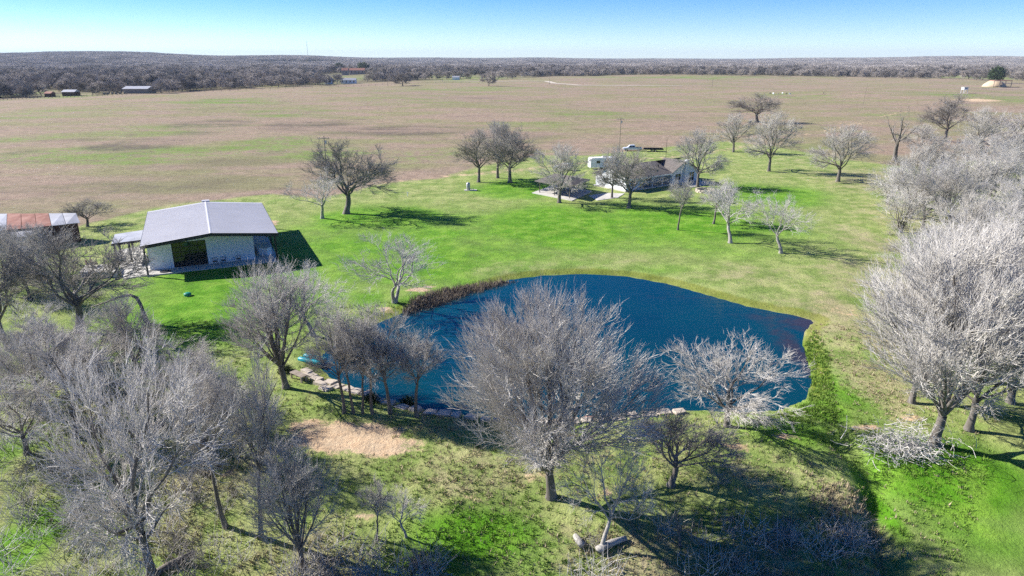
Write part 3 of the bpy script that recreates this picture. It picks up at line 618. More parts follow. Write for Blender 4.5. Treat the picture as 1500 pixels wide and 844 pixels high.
# ------------------------------------------------------------------ near ground cover
def tuft(seed, m, n=9, h=.3, wd=.035, spread=.16):
    r = random.Random(seed); V = []; Fq = []
    for i in range(n):
        a = r.uniform(0, 6.28); x, y = r.uniform(-spread, spread), r.uniform(-spread, spread); hh = h * r.uniform(.5, 1.2); l = r.uniform(.1, .7) * hh
        dx, dy = math.cos(a), math.sin(a); k = len(V)
        V += [(x - dy * wd, y + dx * wd, -.03), (x + dy * wd, y - dx * wd, -.03), (x + dx * l, y + dy * l, hh)]; Fq.append((k, k + 1, k + 2))
    return mesh_np('tuft', V, [np.array(Fq)], m)
GRG = mat('green_blade', (.10, .21, .02), .8, .3, .3, col2=(.20, .28, .05), coord='Object')
GRD = mat('dry_blade', (.30, .24, .15), .9, .3, .3, col2=(.46, .39, .26))
REED = mat('brown_reed', (.19, .15, .11), .9, .3, .4, col2=(.36, .30, .23))
N0 = 50000
a = NR.uniform(-.68, .68, N0); r_ = 24 + 55 * NR.rand(N0) ** 1.2; X = r_ * np.sin(a); Y = r_ * np.cos(a)
sd = sdist(POND, X, Y); lu = blobs(LUSH, X, Y); dr = np.maximum(blobs(DRY, X, Y), .15); so_ = blobs(SOIL, X, Y); u = NR.rand(N0)
ok = (sd > .5) & (so_ < .45 + .3 * NR.rand(N0)); gm = ok & (u < .12 + lu * .5); dm = ok & ~gm & (NR.rand(N0) < dr * .75)
for nm, mk, mt, lb in (('green_grass', gm, GRG, 'short green grass blades growing around the pond'), ('dry_grass', dm, GRD, 'dry straw coloured grass tufts below the dam')):
    x, y = X[mk], Y[mk]; scatter(nm, np.stack([x, y, height(x, y)], -1), sc3(len(x), .5, 1.1), [tuft(1, mt, h=.2), tuft(2, mt, h=.26), tuft(3, mt, h=.16)], lb, 'grass')
def px_scatter(poly_px, n):
    P = poly(poly_px); lo, hi = P.min(0), P.max(0); q = lo + (hi - lo) * NR.rand(n * 8, 2); q = q[sdist(P, q[:, 0], q[:, 1]) < 0][:n]; return np.column_stack([q, height(q[:, 0], q[:, 1])])
q = px_scatter([(585,462),(600,440),(650,424),(735,408),(760,407),(740,416),(690,430),(640,449),(600,463)], 900)
scatter('dry_reeds', q, sc3(len(q), .6, 1.3), [tuft(4, REED, 14, .5, .03, .25), tuft(5, REED, 14, .6, .03, .25)], 'brown dead reeds along the bank of the pond', 'reeds')
q = px_scatter([(1225,690),(1262,700),(1300,760),(1320,844),(1120,844),(1050,800),(1130,760)], 450)
scatter('dead_weeds', q, sc3(len(q), .35, .9), [tuft(4, REED, 14, .4, .03, .25), tuft(6, GRD, 14, .45, .03, .3)], 'greyish dead weeds on the gully bank', 'weeds')
q = px_scatter([(1195,480),(1215,520),(1225,600),(1230,620),(1150,620),(1140,606),(1180,590),(1192,560),(1180,500)], 800)
scatter('shore_weeds', q, sc3(len(q), .3, .85), [tuft(7, GRG, 14, .35, .04, .25), tuft(8, GRG, 14, .3, .05, .25)], 'yellow green weeds fringing the end of the pond', 'weeds')
def brushlet(seed, m):
    r = np.random.RandomState(seed); n = 40; c = r.normal(size=(n, 3)) * np.array([.35, .35, .05]); c[:, 2] = np.abs(c[:, 2])
    d = r.normal(size=(n, 3)); d[:, 2] = np.abs(d[:, 2]) + .5; d /= np.linalg.norm(d, axis=1, keepdims=True); m1 = c + d * .5; d2 = d + r.normal(size=(n, 3)) * .6; e = m1 + d2 * .4
    S = np.concatenate([np.concatenate([c, m1, np.full((n, 1), .012), np.full((n, 1), .009)], 1), np.concatenate([m1, e, np.full((n, 1), .009), np.full((n, 1), .004)], 1)])
    V, Fq = seg_mesh(S, 3); return mesh_np('brushlet', V, [Fq], m)
q = np.concatenate([px_scatter([(0,560),(200,520),(400,580),(420,700),(300,844),(0,844),(-60,700)], 170), px_scatter([(430,790),(560,760),(660,790),(640,850),(420,850)], 30), px_scatter([(860,760),(1000,740),(1280,760),(1320,850),(850,850)], 30),
  px_scatter([(1300,330),(1500,300),(1520,560),(1400,560),(1280,470)], 120), px_scatter([(0,380),(110,380),(180,470),(0,500)], 60)])
scatter('underbrush', q, sc3(len(q), .7, 1.9), [brushlet(1, TWIG), brushlet(2, TWIGD), brushlet(3, TWIGP)], 'tangled leafless underbrush beneath the trees', 'underbrush')

# ------------------------------------------------------------------ barn
b0 = flat(221.5, 405); BA = R(24.5)
bz = 0.0
barn = thing('barn', 'large white metal building with grey gable roof, glazed door and porch', 'building', (b0[0] - .35, b0[1] + .15, bz), BA)
BW, BD, EH, RH = 16.6, 22.8, 4.35, 5.2; PX, PY = 13.6, 2.4     # right porch begins at PX, wall front at PY
MB().box(-.3, -.1, -.4, BW + .2, BD, .14).build('slab', CONC, barn)
MX = BW / 2
def rz_(x): return RH - abs(x - MX) / MX * (RH - EH)
wl = barn
DX0, DX1, DZ = 3.1, 7.5, 3.7
# front wall as three pieces round the door opening
wf = MB(); wf.prism([(.3, .14), (DX0, .14), (DX0, rz_(DX0) - .14), (.3, rz_(.3) - .14)], PY, PY + .2); wf.prism([(DX1, .14), (PX, .14), (PX, rz_(PX) - .14), (MX, RH - .16), (DX1, rz_(DX1) - .14)], PY, PY + .2)
wf.prism([(DX0, DZ), (DX1, DZ), (DX1, rz_(DX1) - .14), (DX0, rz_(DX0) - .14)], PY, PY + .2)
front = wf.build('front_wall', WHITE, barn)
for i in range(1, 34):      # siding seams
    x = .3 + i * .4
    if x > PX - .1 or DX0 - .1 < x < DX1 + .1: continue
    if i % 2 == 0: MB().box(x - .012, PY - .018, .16, x + .012, PY - .001, rz_(x) - .2).build('batten', WHITE, front)
MB().box(.1, PY, .14, .298, BD - .2, EH - .1).build('side_wall', WHITE, barn); MB().box(PX + .002, PY + .002, .14, PX + .2, BD - .2, rz_(PX) - .14).build('side_wall', WHITE, barn)
MB().prism([(.3, .14), (PX, .14), (PX, rz_(PX) - .14), (MX, RH - .16), (.3, rz_(.3) - .14)], BD - .4, BD - .21).build('rear_wall', WHITE, barn)
gd = MB().box(DX0 + .002, PY + .05, .15, DX0 + .09, PY + .15, DZ - .002).box(DX1 - .09, PY + .05, .15, DX1 - .002, PY + .15, DZ - .002)
for i in range(6): z = .15 + (DZ - .25) * i / 5; gd.box(DX0 + .09, PY + .05, z, DX1 - .09, PY + .15, z + .09)
for i in range(1, 4): x = DX0 + (DX1 - DX0) * i / 4; gd.box(x - .04, PY + .06, .2, x + .04, PY + .14, DZ - .1)
gdo = gd.build('garage_door', DARK, barn)
pm = MB().box(0, 0, 0, (DX1 - DX0) / 4 - .1, .02, (DZ - .25) / 5 - .1).mesh('pane', GLASS)
for i in range(4):
    for j in range(5):
        p = obj('pane', pm, gdo); p.location = (DX0 + .05 + (DX1 - DX0) * i / 4 + (.05 if i == 0 else 0), PY + .09, .25 + (DZ - .25) * j / 5)
dr = box('door', barn, WHITE, 1.0, PY - .03, .15, 2.0, PY - .003, 2.3); box('handle', dr, DARK, 1.8, PY - .08, 1.15, 1.92, PY - .031, 1.25)
for s in (0, 1):
    x0, x1 = (-.45, MX) if s == 0 else (MX, BW + .45)
    zz = lambda x: rz_(x) if 0 <= x <= BW else EH - (RH - EH) / MX * .45
    q = MB().hexa([(x0, -.5, zz(x0) - .08), (x1, -.5, zz(x1) - .08), (x1, BD + .3, zz(x1) - .08), (x0, BD + .3, zz(x0) - .08)], [(x0, -.5, zz(x0)), (x1, -.5, zz(x1)), (x1, BD + .3, zz(x1)), (x0, BD + .3, zz(x0))]).build('roof', ROOFM, barn)
    sm = MB()
    for i in range(1, 38):
        y = -.5 + i * .61
        if y < BD + .2: sm.hexa([(x0, y - .018, zz(x0) - .01), (x1, y - .018, zz(x1) - .01), (x1, y + .018, zz(x1) - .01), (x0, y + .018, zz(x0) - .01)], [(x0, y - .018, zz(x0) + .035), (x1, y - .018, zz(x1) + .035), (x1, y + .018, zz(x1) + .035), (x0, y + .018, zz(x0) + .035)])
    sm.build('seam', ROOFM, q)
    MB().hexa([(x0, -.56, zz(x0) - .42), (x1, -.56, zz(x1) - .42), (x1, -.502, zz(x1) - .42), (x0, -.502, zz(x0) - .42)], [(x0, -.56, zz(x0) + .03), (x1, -.56, zz(x1) + .03), (x1, -.502, zz(x1) + .03), (x0, -.502, zz(x0) + .03)]).build('fascia', DARK, barn)
    xe = x0 if s == 0 else x1; box('gutter', barn, DARK, xe - .06 if s == 0 else xe + .002, -.5, zz(xe) - .25, xe - .002 if s == 0 else xe + .06, BD + .3, zz(xe) - .02)
MB().prism([(MX - .25, RH - .03), (MX, RH + .05), (MX + .25, RH - .03)], -.5, BD + .3).build('ridge_cap', ROOFM, barn)
MB().box(MX - .6, BD + .35, RH - 1.2, MX + .6, BD + 1.3, RH + .15).build('vent_housing', ROOFM, barn)
for x, y in ((-.1, 0), (BW, 0), (BW, 7.5), (BW, 15), (BW, BD - .4)): box('post', barn, DARK, x - .12, y - .05, .14, x + .12, y + .2, EH - .1)
# curved white counter on the end porch
cw = MB(); pts = [(PX + .4, 7), (PX + .9, 4.2), (PX + 2.0, 3.4), (PX + 2.7, 4.2), (PX + 2.7, 7)]
for (xa, ya), (xb, yb) in zip(pts[:-1], pts[1:]): cw.hexa([(xa, ya, .14), (xb, yb, .14), (xb + .1, yb + .3, .14), (xa + .1, ya + .3, .14)], [(xa, ya, 1.2), (xb, yb, 1.2), (xb + .1, yb + .3, 1.2), (xa + .1, ya + .3, 1.2)])
MB().prism([p for p in pts], 1.2, 1.3, 'z').build('worktop', CONC, tag(cw.build('outdoor_counter', WHITE), 'curved white counter on the shaded end porch of the barn', 'counter')).parent.matrix_world
oc = bpy.data.objects['outdoor_counter']; oc.location = barn.location; oc.rotation_euler = barn.rotation_euler; oc.location.z += .005
# chairs on the porch
def on_barn(x, y, z=.14): return Matrix.Rotation(BA, 4, 'Z') @ Vector((x, y, z)) + barn.location
def wire_chair(loc, rz, label):
    o = thing('porch_chair', label, 'chair', loc, rz, 'chairs on the barn porch')
    MB().lathe([(.30, .40), (.33, .43), (.30, .46)], 14).build('seat', DARK, o)
    bk = MB(); bk.tube([(.36 * math.cos(t), .36 * math.sin(t) , .78 + .08 * math.sin(t)) for t in np.linspace(-.3, math.pi + .3, 12)], .02, 5)
    for t in np.linspace(0, math.pi, 8): bk.tube([(.29 * math.cos(t), .29 * math.sin(t), .44), (.36 * math.cos(t), .36 * math.sin(t), .79 + .08 * math.sin(t))], .012, 4)
    bk.build('backrest', DARK, o)
    for sx in (-1, 1):
        for sy in (-1, 1): MB().tube([(sx * .2, sy * .2, .41), (sx * .27, sy * .27, 0)], .018, 5).build('leg', DARK, o)
for x, lb in ((8.4, 'round wire chair on the barn porch, closest to the glazed door'), (9.5, 'round wire chair in the middle of the barn porch three'), (11.5, 'round wire chair nearest the end porch, set apart from the pair')):
    wire_chair(on_barn(x, PY - .55), BA + random.uniform(-.2, .2), lb)
mt = MB().lathe([(.75, 0), (.75, .03), (.7, .05), (.02, .05)], 14).build('round_mat', DARK); mt.location = on_barn(2.0, .9); tag(mt, 'dark round low mat lying on the barn porch slab', 'mat')
# side awning, patio, platform
pa = MB(); pp = [flat(*p) for p in [(180,409),(221,404),(214,372),(206,362),(180,366),(170,372)]]
tag(MB().prism(pp, -.2, .10, 'z').build('patio', CONC), kind='structure')
A = [flat(x, y, 3.1) for x, y in [(163,357),(211,352),(211,338),(168,343)]]
aw = thing('awning', 'pale metal awning roof on dark posts beside the barn', 'awning', (A[0][0], A[0][1], 0))
q = [(x - A[0][0], y - A[0][1]) for x, y in A]
MB().hexa([(*q[0], 3.0), (*q[1], 3.15), (*q[2], 3.15), (*q[3], 3.0)], [(*q[0], 3.08), (*q[1], 3.23), (*q[2], 3.23), (*q[3], 3.08)]).build('roof', ZINC, aw)
MB().hexa([(q[0][0], q[0][1] - .08, 2.75), (q[1][0], q[1][1] - .08, 2.9), (q[1][0], q[1][1] - .01, 2.9), (q[0][0], q[0][1] - .01, 2.75)], [(q[0][0], q[0][1] - .08, 3.09), (q[1][0], q[1][1] - .08, 3.24), (q[1][0], q[1][1] - .01, 3.24), (q[0][0], q[0][1] - .01, 3.09)]).build('fascia', DARK, aw)
for i, t in ((0, .06), (3, .06), (0, .5), (3, .5)):
    c = Vector(q[i]).lerp(Vector(q[1 if i == 0 else 2]), t); box('post', aw, DARK, c.x - .12, c.y + .05, -.1, c.x + .12, c.y + .28, 3.0)
pp = [flat(*p, .7) for p in [(116,400),(170,399),(173,387),(125,389)]]
tag(MB().prism(pp, -.3, .75, 'z').build('concrete_platform', CONC), 'raised pale concrete platform next to the barn patio', 'platform')
for x, y, lb in ((132, 391, 'brown wooden chair on the concrete platform, farther from the barn'), (139, 390, 'brown wooden chair on the concrete platform, nearer the barn')):
    px_, py_ = flat(x, y, .75); o = thing('patio_chair', lb, 'chair', (px_, py_, .75), 2.4, 'chairs on the platform')
    box('seat', o, BROWN, -.35, -.35, .35, .35, .35, .45); box('backrest', o, BROWN, -.35, .3, .46, .35, .4, 1.1)
    for sx in (-.3, .3):
        for sy in (-.3, .27): box('leg', o, BROWN, sx - .04, sy - .04, 0, sx + .04, sy + .04, .349)
        box('armrest', o, BROWN, sx - .06, -.34, .62, sx + .06, .298, .68)
# old sheds
def shed(name, label, quad, zf, zb, mats, wallm):   # quad: four roof corner pixels (front-left, front-right, back-right, back-left)
    Q = [flat(x, y, zf if i < 2 else zb) for i, (x, y) in enumerate(quad)]; o0 = Q[0]
    o = thing(name, label, 'shed', (o0[0], o0[1], 0)); L_ = [Vector((x - o0[0], y - o0[1])) for x, y in Q]
    k = len(mats)
    for i, mm in enumerate(mats):
        a0, a1 = L_[0].lerp(L_[1], i / k), L_[0].lerp(L_[1], (i + 1) / k - .004); c1, c0 = L_[3].lerp(L_[2], (i + 1) / k - .004), L_[3].lerp(L_[2], i / k); dz = .03 * (i % 2)
        MB().hexa([(*a0, zf + dz), (*a1, zf + dz), (*c1, zb + dz), (*c0, zb + dz)], [(*a0, zf + .06 + dz), (*a1, zf + .06 + dz), (*c1, zb + .06 + dz), (*c0, zb + .06 + dz)]).build('roof_sheet', mm, o)
    cen = sum(L_, Vector((0, 0))) / 4; I = [v.lerp(cen, .05) for v in L_]
    for i in range(4):
        a, b = I[i], I[(i + 1) % 4]; n_ = Vector((b.y - a.y, a.x - b.x)).normalized() * .08; za, zb_ = (zf if i in (0, 1) else zb), (zf if (i + 1) % 4 in (0, 1) else zb)
        a2 = a.lerp(b, .006); MB().hexa([(*a2, -.1), (*b, -.1), (*(b - n_), -.1), (*(a2 - n_), -.1)], [(*a2, za - .04), (*b, zb_ - .04), (*(b - n_), zb_ - .04), (*(a2 - n_), za - .04)]).build('wall', wallm, o)
    return o
shed('old_shed', 'long old shed with rusty red and silver sheet roof', [(-60,345),(118,327),(112,313),(-50,314)], 3.0, 4.0, [RUST, RUST, ZINC, RUST, RUST, RUST, ZINC, ZINC], BROWN)
shed('lean_to', 'low shed with white sheet roof in front of rusty roofed shed', [(-60,356),(52,346),(50,338),(-60,346)], 2.3, 2.7, [ZINC, ZINC, ZINC], WOOD)

# ------------------------------------------------------------------ house
hb = G(917, 281); HA = R(36)
house = thing('house', 'white ranch house with grey shingle roof, deep porch and chimney gable', 'house', (hb[0], hb[1], 0), HA)
HL, HD, HE, HR = 23.5, 10.0, 2.8, 4.9
MB().box(-.6, -.4, -.3, HL + 1.2, HD, .25).build('slab', CONC, house)
def wall_y(name, x0, x1, y, z1, par=house, opens=(), m=WHITE, z0=.25):   # wall facing -y with openings
    segs = MB(); xs = x0
    for (a, b, c, d) in sorted(opens):
        segs.box(xs, y, z0, a, y + .2, z1); segs.box(a, y + .001, d, b, y + .199, z1)
        if c > z0 + .01: segs.box(a, y + .001, z0, b, y + .199, c)
        xs = b
    segs.box(xs, y, z0, x1, y + .2, z1); return segs.build(name, m, par)
def window(par, x0, x1, z0, z1, y, n=2, m=WHITE):
    wd = MB(); t = .08
    wd.box(x0 - t, y - .05, z0 - t, x0, y + .1, z1 + t).box(x1, y - .05, z0 - t, x1 + t, y + .1, z1 + t).box(x0, y - .05, z0 - t, x1, y + .1, z0).box(x0, y - .05, z1, x1, y + .1, z1 + t)
    for i in range(1, n): x = x0 + (x1 - x0) * i / n; wd.box(x - .04, y - .03, z0, x + .04, y + .08, z1)
    zm = (z0 + z1) / 2; wd.box(x0, y - .02, zm - .03, x1, y + .07, zm + .03)
    o = wd.build('window', m, par)
    for i in range(n): a, b = x0 + (x1 - x0) * i / n, x0 + (x1 - x0) * (i + 1) / n; box('pane', o, GLASS, a + .01, y + .075, z0 + .01, b - .01, y + .095, z1 - .01)
wall_y('porch_wall', 4.2, 14.5, 3.0, HE, opens=[(6, 7.0, .25, 2.3), (9, 11, 1, 2.2)]); dd = box('door', house, BROWN, 6.01, 3.05, .26, 6.99, 3.12, 2.29); box('handle', dd, CHROME, 6.85, 2.99, 1.2, 6.92, 3.049, 1.28)
window(house, 9, 11, 1, 2.2, 3.0)
MB().box(0, .2, .25, .2, HD - .2, HE).build('end_wall', WHITE, house); wall_y('front_wall', 0, 4.2, 0, HE, opens=[(1.2, 2.8, 1, 2.2)]); window(house, 1.2, 2.8, 1, 2.2, 0); MB().box(4.0, .201, .25, 4.199, 2.99, HE).build('wall', WHITE, house)
MB().prism([(.02, HE), (HD + .0, HE), (HD / 2, HR - .1)], 0, .18, 'y').build('gable', WHITE, house)
g = bpy.data.objects['gable']; g.rotation_euler = (0, 0, R(90)); g.location = (.19, 0, 0)
for y0 in (3, 6):      # windows on the sunlit end wall
    wo = MB().box(-.06, y0 - .08, .95, -.002, y0 + 1.28, 2.3).build('window', WHITE, house)
    for i in (0, 1): box('pane', wo, GLASS, -.08, y0 + .02 + i * .62, 1.05, -.061, y0 + .56 + i * .62, 2.2)
wall_y('rear_wall', .2, HL, HD - .2, HE)
# right wing with gable to the front
WX0, WX1, WY = 14.5, 23.5, -.2; PK = 18.4
wall_y('wing_wall', WX0, WX1, WY, HE, opens=[(15.6, 17.4, .95, 2.35), (20.5, 22.1, .25, 2.35)]); window(house, 15.6, 17.4, .95, 2.35, WY); window(house, 20.5, 22.1, .35, 2.35, WY)
MB().prism([(WX0, HE + .001), (WX1, HE + .001), (PK, HR + .25)], WY, WY + .18).build('gable', WHITE, house)
MB().box(WX0, WY + .201, .25, WX0 + .2, HD - .2, HE).build('wall', WHITE, house); MB().box(WX1 - .2, WY + .201, .25, WX1, HD - .201, HE).build('wall', WHITE, house)
ch = MB().box(PK - .1, WY - .55, .25, PK + 1.1, WY - .005, 5.2).box(PK - .2, WY - .65, 5.2, PK + 1.2, WY + .1, 5.45).build('chimney', WHITE, house)
def slope(pts, name='roof', m=SHIN, t=.12, par=house): return MB().hexa(pts, [(x, y, z + t) for x, y, z in pts]).build(name, m, par)
o = .5
slope([(-o, -o - .2, HE - .12), (WX0 - .3, -o - .2, HE - .12), (WX0 - .3, HD / 2, HR), (-o, HD / 2, HR)]); slope([(-o, HD / 2 + .002, HR), (HL + o, HD / 2 + .002, HR), (HL + o, HD + o, HE - .15), (-o, HD + o, HE - .15)])
sl_ = (HR + .3 - HE) / (PK - WX0)
slope([(WX0 - .6, WY - o, HE - .1), (PK, WY - o, HR + .3), (PK, HD / 2 + 1, HR + .3), (WX0 - .6, HD / 2 + 1, HE - .1)]); slope([(PK + .002, WY - o, HR + .3), (WX1 + o, WY - o, HE - .15), (WX1 + o, HD / 2 + 1, HE - .15), (PK + .002, HD / 2 + 1, HR + .3)])
MB().box(-o, -o - .26, HE - .3, WX0 - .7, -o - .2, HE - .02).build('fascia', WHITE, house)
for x in (4.6, 8, 11.2, 14.0): box('post', house, WHITE, x - .08, -.3, .25, x + .08, -.14, HE - .13)
box('roof_vent', house, DARK, 12.2, 2.2, 4.0, 12.5, 2.5, 4.6)
tag(MB().box(0, 0, -.1, 8, 4.5, .16).build('patio', CONC), kind='structure'); pt = bpy.data.objects['patio.001']; pt.location = house.matrix_world @ Vector((0, 0, 0)); M = Matrix.Rotation(HA, 4, 'Z')
pt.location = M @ Vector((16.0, -5.2, 0)) + Vector((hb[0], hb[1], 0)); pt.rotation_euler = (0, 0, HA)
def on_house(x, y, z=0): return M @ Vector((x, y, z)) + Vector((hb[0], hb[1], 0))
gr = thing('barbecue_grill', 'black lidded barbecue grill by the house patio wall', 'grill', on_house(18.6, -1.9, .16), HA)
MB().lathe([(.1, .7), (.32, .8), (.36, .95), (.3, 1.15), (.1, 1.25)], 14).build('body', DARK, gr, True)
for t in (0, 2.1, 4.2): MB().tube([(.15 * math.cos(t), .15 * math.sin(t), .8), (.35 * math.cos(t), .35 * math.sin(t), 0)], .025, 5).build('leg', DARK, gr)
# stone ring
rb = G(1033, 281)
ring = thing('stone_ring', 'pale low ring of stacked stone blocks near the house patio', 'fire pit', rb)
st = MB().hexa([(-.35, -.2, 0), (.35, -.22, 0), (.32, .2, 0), (-.34, .2, 0)], [(-.3, -.17, .3), (.32, -.18, .28), (.3, .18, .3), (-.3, .17, .31)]).mesh('stone', STONE)
for lv in range(2):
    for i in range(16):
        a = (i + .5 * lv) * 2 * math.pi / 16; s = obj('stone', st, ring); s.location = (2.0 * math.cos(a), 2.0 * math.sin(a), lv * .305); s.rotation_euler = (0, 0, a + 1.57 + random.uniform(-.08, .08))
# pavilion
pb = [flat(*p) for p in [(785,283),(836,293),(862,281),(815,272)]]
pv = thing('pavilion', 'open pavilion with brown hip roof on posts over a concrete slab', 'pavilion', (pb[0][0], pb[0][1], 0)); Lq = [Vector((x - pb[0][0], y - pb[0][1])) for x, y in pb]
cen = sum(Lq, Vector((0, 0))) / 4; big_ = [cen + (v - cen) * 1.15 for v in Lq]; ins = [cen + (v - cen) * .86 for v in Lq]; roofc = [cen + (v - cen) * 1.06 for v in Lq]
MB().prism([tuple(v) for v in big_], -.3, .12, 'z').build('slab', CONC, pv)
ra, rb_ = cen.lerp((Lq[0] + Lq[3]) / 2, .45), cen.lerp((Lq[1] + Lq[2]) / 2, .45)
MB().add([(*v, 2.55) for v in roofc] + [(*v, 2.68) for v in roofc] + [(*ra, 3.9), (*rb_, 3.9)], [(3,2,1,0),(0,1,5,4),(1,2,6,5),(2,3,7,6),(3,0,4,7),(4,5,9,8),(5,6,9),(6,7,8,9),(7,4,8)]).build('roof', SHIN, pv)
for v in ins + [ins[0].lerp(ins[1], .5), ins[2].lerp(ins[3], .5)]: box('post', pv, WOOD, v.x - .09, v.y - .09, .12, v.x + .09, v.y + .09, 2.56)
tb = thing('picnic_table', 'wooden picnic table under the pavilion roof', 'table', (pb[0][0] + cen.x, pb[0][1] + cen.y, .12), .6)
box('tabletop', tb, WOOD, -.9, -.4, .7, .9, .4, .76)
for s in (-1, 1): box('bench_seat', tb, WOOD, -.9, s * .75 - .14, .42, .9, s * .75 + .14, .47); MB().box(s * .6 - .05, -.85, .36, s * .6 + .05, .85, .418).box(s * .6 - .05, -.35, 0, s * .6 + .05, -.25, .36).box(s * .6 - .05, .25, 0, s * .6 + .05, .35, .36).box(s * .6 - .05, -.05, .419, s * .6 + .05, .05, .7).build('trestle', WOOD, tb)
tag(MB().prism([tuple(flat(*p)) for p in [(862,287),(890,283),(915,284),(905,290),(875,294)]], -.1, .08, 'z').build('path', CONC), kind='structure')

# ------------------------------------------------------------------ vehicles
def wheel(par, x, y, r=.38):
    t = MB(); t.tube([(x, y - .13, r), (x, y + .13, r)], r, 16); o = t.build('wheel', RUBBER, par); k = MB().tube([(x, y - .14, r), (x, y + .14, r)], r * .6, 10).build('rim', CHROME, o)
def car(px, py, rz, label, style, name):
    b = G(px, py); o = thing(name, label, 'truck' if style == 'pickup' else 'car', b, rz)
    L_, W_ = (5.8, 1.95) if style == 'pickup' else (4.8, 1.9)
    prof = [(-L_/2, .45), (L_/2, .45), (L_/2, .95), (L_/2 - 1.3, 1.1), (L_/2 - 1.35, 1.12)]
    if style == 'pickup': prof += [(-L_/2 + 2.0, 1.12), (-L_/2, 1.12)]
    else: prof += [(-L_/2 + .15, 1.12), (-L_/2, 1.0)]
    body = MB().prism(prof, -W_/2, W_/2).build('body', CAR, o)
    if style == 'pickup': cab = [(-L_/2 + 1.95, 1.121), (L_/2 - 1.35, 1.121), (L_/2 - 2.1, 1.82), (-L_/2 + 2.25, 1.85)]
    else: cab = [(-L_/2 + .1, 1.121), (L_/2 - 1.35, 1.121), (L_/2 - 2.05, 1.72), (-L_/2 + .5, 1.74)]
    MB().hexa([(cab[0][0], -W_/2 + .06, 1.121), (cab[1][0], -W_/2 + .06, 1.121), (cab[1][0], W_/2 - .06, 1.121), (cab[0][0], W_/2 - .06, 1.121)], [(cab[3][0], -W_/2 + .22, cab[3][1]), (cab[2][0], -W_/2 + .22, cab[2][1]), (cab[2][0], W_/2 - .22, cab[2][1]), (cab[3][0], W_/2 - .22, cab[3][1])]).build('cab', CAR, o)
    for s in (-1, 1):
        y0, y1 = s * (W_/2 - .075), s * (W_/2 - .185); xa, xb = cab[3][0] + .1, cab[2][0] + .35
        mid = (xa + xb) / 2
        for u0, u1 in ((xa, mid - .05), (mid + .05, xb)):
            MB().hexa([(u0 - .1, y0 - s * .02, 1.2), (u1 + .05, y0 - s * .02, 1.2), (u1 + .05, y0 + s * .006, 1.2), (u0 - .1, y0 + s * .006, 1.2)], [(u0, y1 - s * .02, 1.66), (u1 - .12, y1 - s * .02, 1.66), (u1 - .12, y1 + s * .01, 1.66), (u0, y1 + s * .01, 1.66)]).build('side_window', GLASS, o)
    MB().hexa([(cab[1][0] - .06, -W_/2 + .15, 1.18), (cab[1][0] - .04, -W_/2 + .15, 1.16), (cab[1][0] - .04, W_/2 - .15, 1.16), (cab[1][0] - .06, W_/2 - .15, 1.18)], [(cab[2][0] + .06, -W_/2 + .28, 1.68), (cab[2][0] + .10, -W_/2 + .28, 1.68), (cab[2][0] + .10, W_/2 - .28, 1.68), (cab[2][0] + .06, W_/2 - .28, 1.68)]).build('windscreen', GLASS, o)
    if style == 'pickup': box('cargo_bed', o, RUBBER, -L_/2 + .1, -W_/2 + .1, 1.123, -L_/2 + 1.85, W_/2 - .1, 1.135)
    for s in (-1, 1):
        box('headlight', o, CHROME, L_/2 - .02, s * .7 - .2, .7, L_/2 + .02, s * .7 + .2, .88); box('tail_light', o, LAMP, -L_/2 - .02, s * .8 - .12, .75, -L_/2 + .02, s * .8 + .12, 1.0)
        for fx in (-L_/2 + .95, L_/2 - 1.0): wheel(o, fx, s * (W_/2 - .12))
    return o
car(926, 221, R(178), 'white pickup truck parked behind the house beside the black trailer', 'pickup', 'pickup_truck')
car(825, 249, R(165), 'white car parked behind the pavilion tree', 'suv', 'parked_car')
tb_ = G(957, 222); tr = thing('flatbed_trailer', 'black flatbed trailer parked behind the white pickup', 'trailer', tb_, R(175))
box('deck', tr, DARK, -3, -1.1, .62, 3, 1.1, .74); MB().tube([(3, -.6, .6), (4.3, 0, .55), (3, .6, .6)], .05, 5).build('drawbar', DARK, tr)
for s in (-1, 1):
    box('side_rail', tr, DARK, -3, s * 1.08 - .03, .742, 3, s * 1.08 + .03, 1.05)
    for x in (-.5, .5): wheel(tr, x, s * 1.28, .35)
rv = G(884, 247); cp = thing('camper_trailer', 'white camper trailer with rounded roof parked behind the house', 'camper', rv, R(12))
MB().prism([(-4, .5), (4, .5), (4.1, 1.6), (3.6, 2.8), (3.0, 3.0), (-3.6, 3.0), (-4, 2.7)], -1.2, 1.2).build('body', WHITE, cp)
for x in (-2.4, -.2, 2): box('window', cp, GLASS, x, -1.22, 1.6, x + 1, -1.202, 2.3)
box('door', cp, WHITE, 1.1, -1.225, .6, 1.75, -1.202, 2.5); box('roof_unit', cp, CONC, -.5, -.4, 3.001, .5, .4, 3.3)
for s in (-1, 1):
    for x in (-.5, .4): wheel(cp, x, s * 1.05, .36)

# ------------------------------------------------------------------ poles, well, small lawn things
def pole(px, py, top, label, arm=True, lean=0, r=.13, group='utility poles'):
    b = G(px, py); h = hpx(b, top); o = thing('utility_pole', label, 'pole', b, 0, group); o.rotation_euler[1] = lean
    MB().tube([(0, 0, -.4), (0, 0, h)], [r, r * .7], 8).build('shaft', WOOD if r > .1 else DARK, o)
    if arm:
        MB().box(-1.1, -.06, h - .6, 1.1, .06, h - .48).build('crossarm', WOOD, o)
        for x in (-1, -.4, .4, 1): MB().lathe([(.05, h - .48), (.07, h - .38), (.03, h - .3)], 8, (x, 0, 0)).build('insulator', CONC, o)
        MB().lathe([(.2, h - 1.8), (.22, h - 1.7), (.22, h - 1.1), (.1, h - 1.0)], 10, (.3, 0, 0)).build('transformer', ZINC, o)
pole(481, 276, 199, 'wooden utility pole behind the broad dark tree near the barn')
pole(907, 224, 172, 'wooden utility pole beside the white pickup')
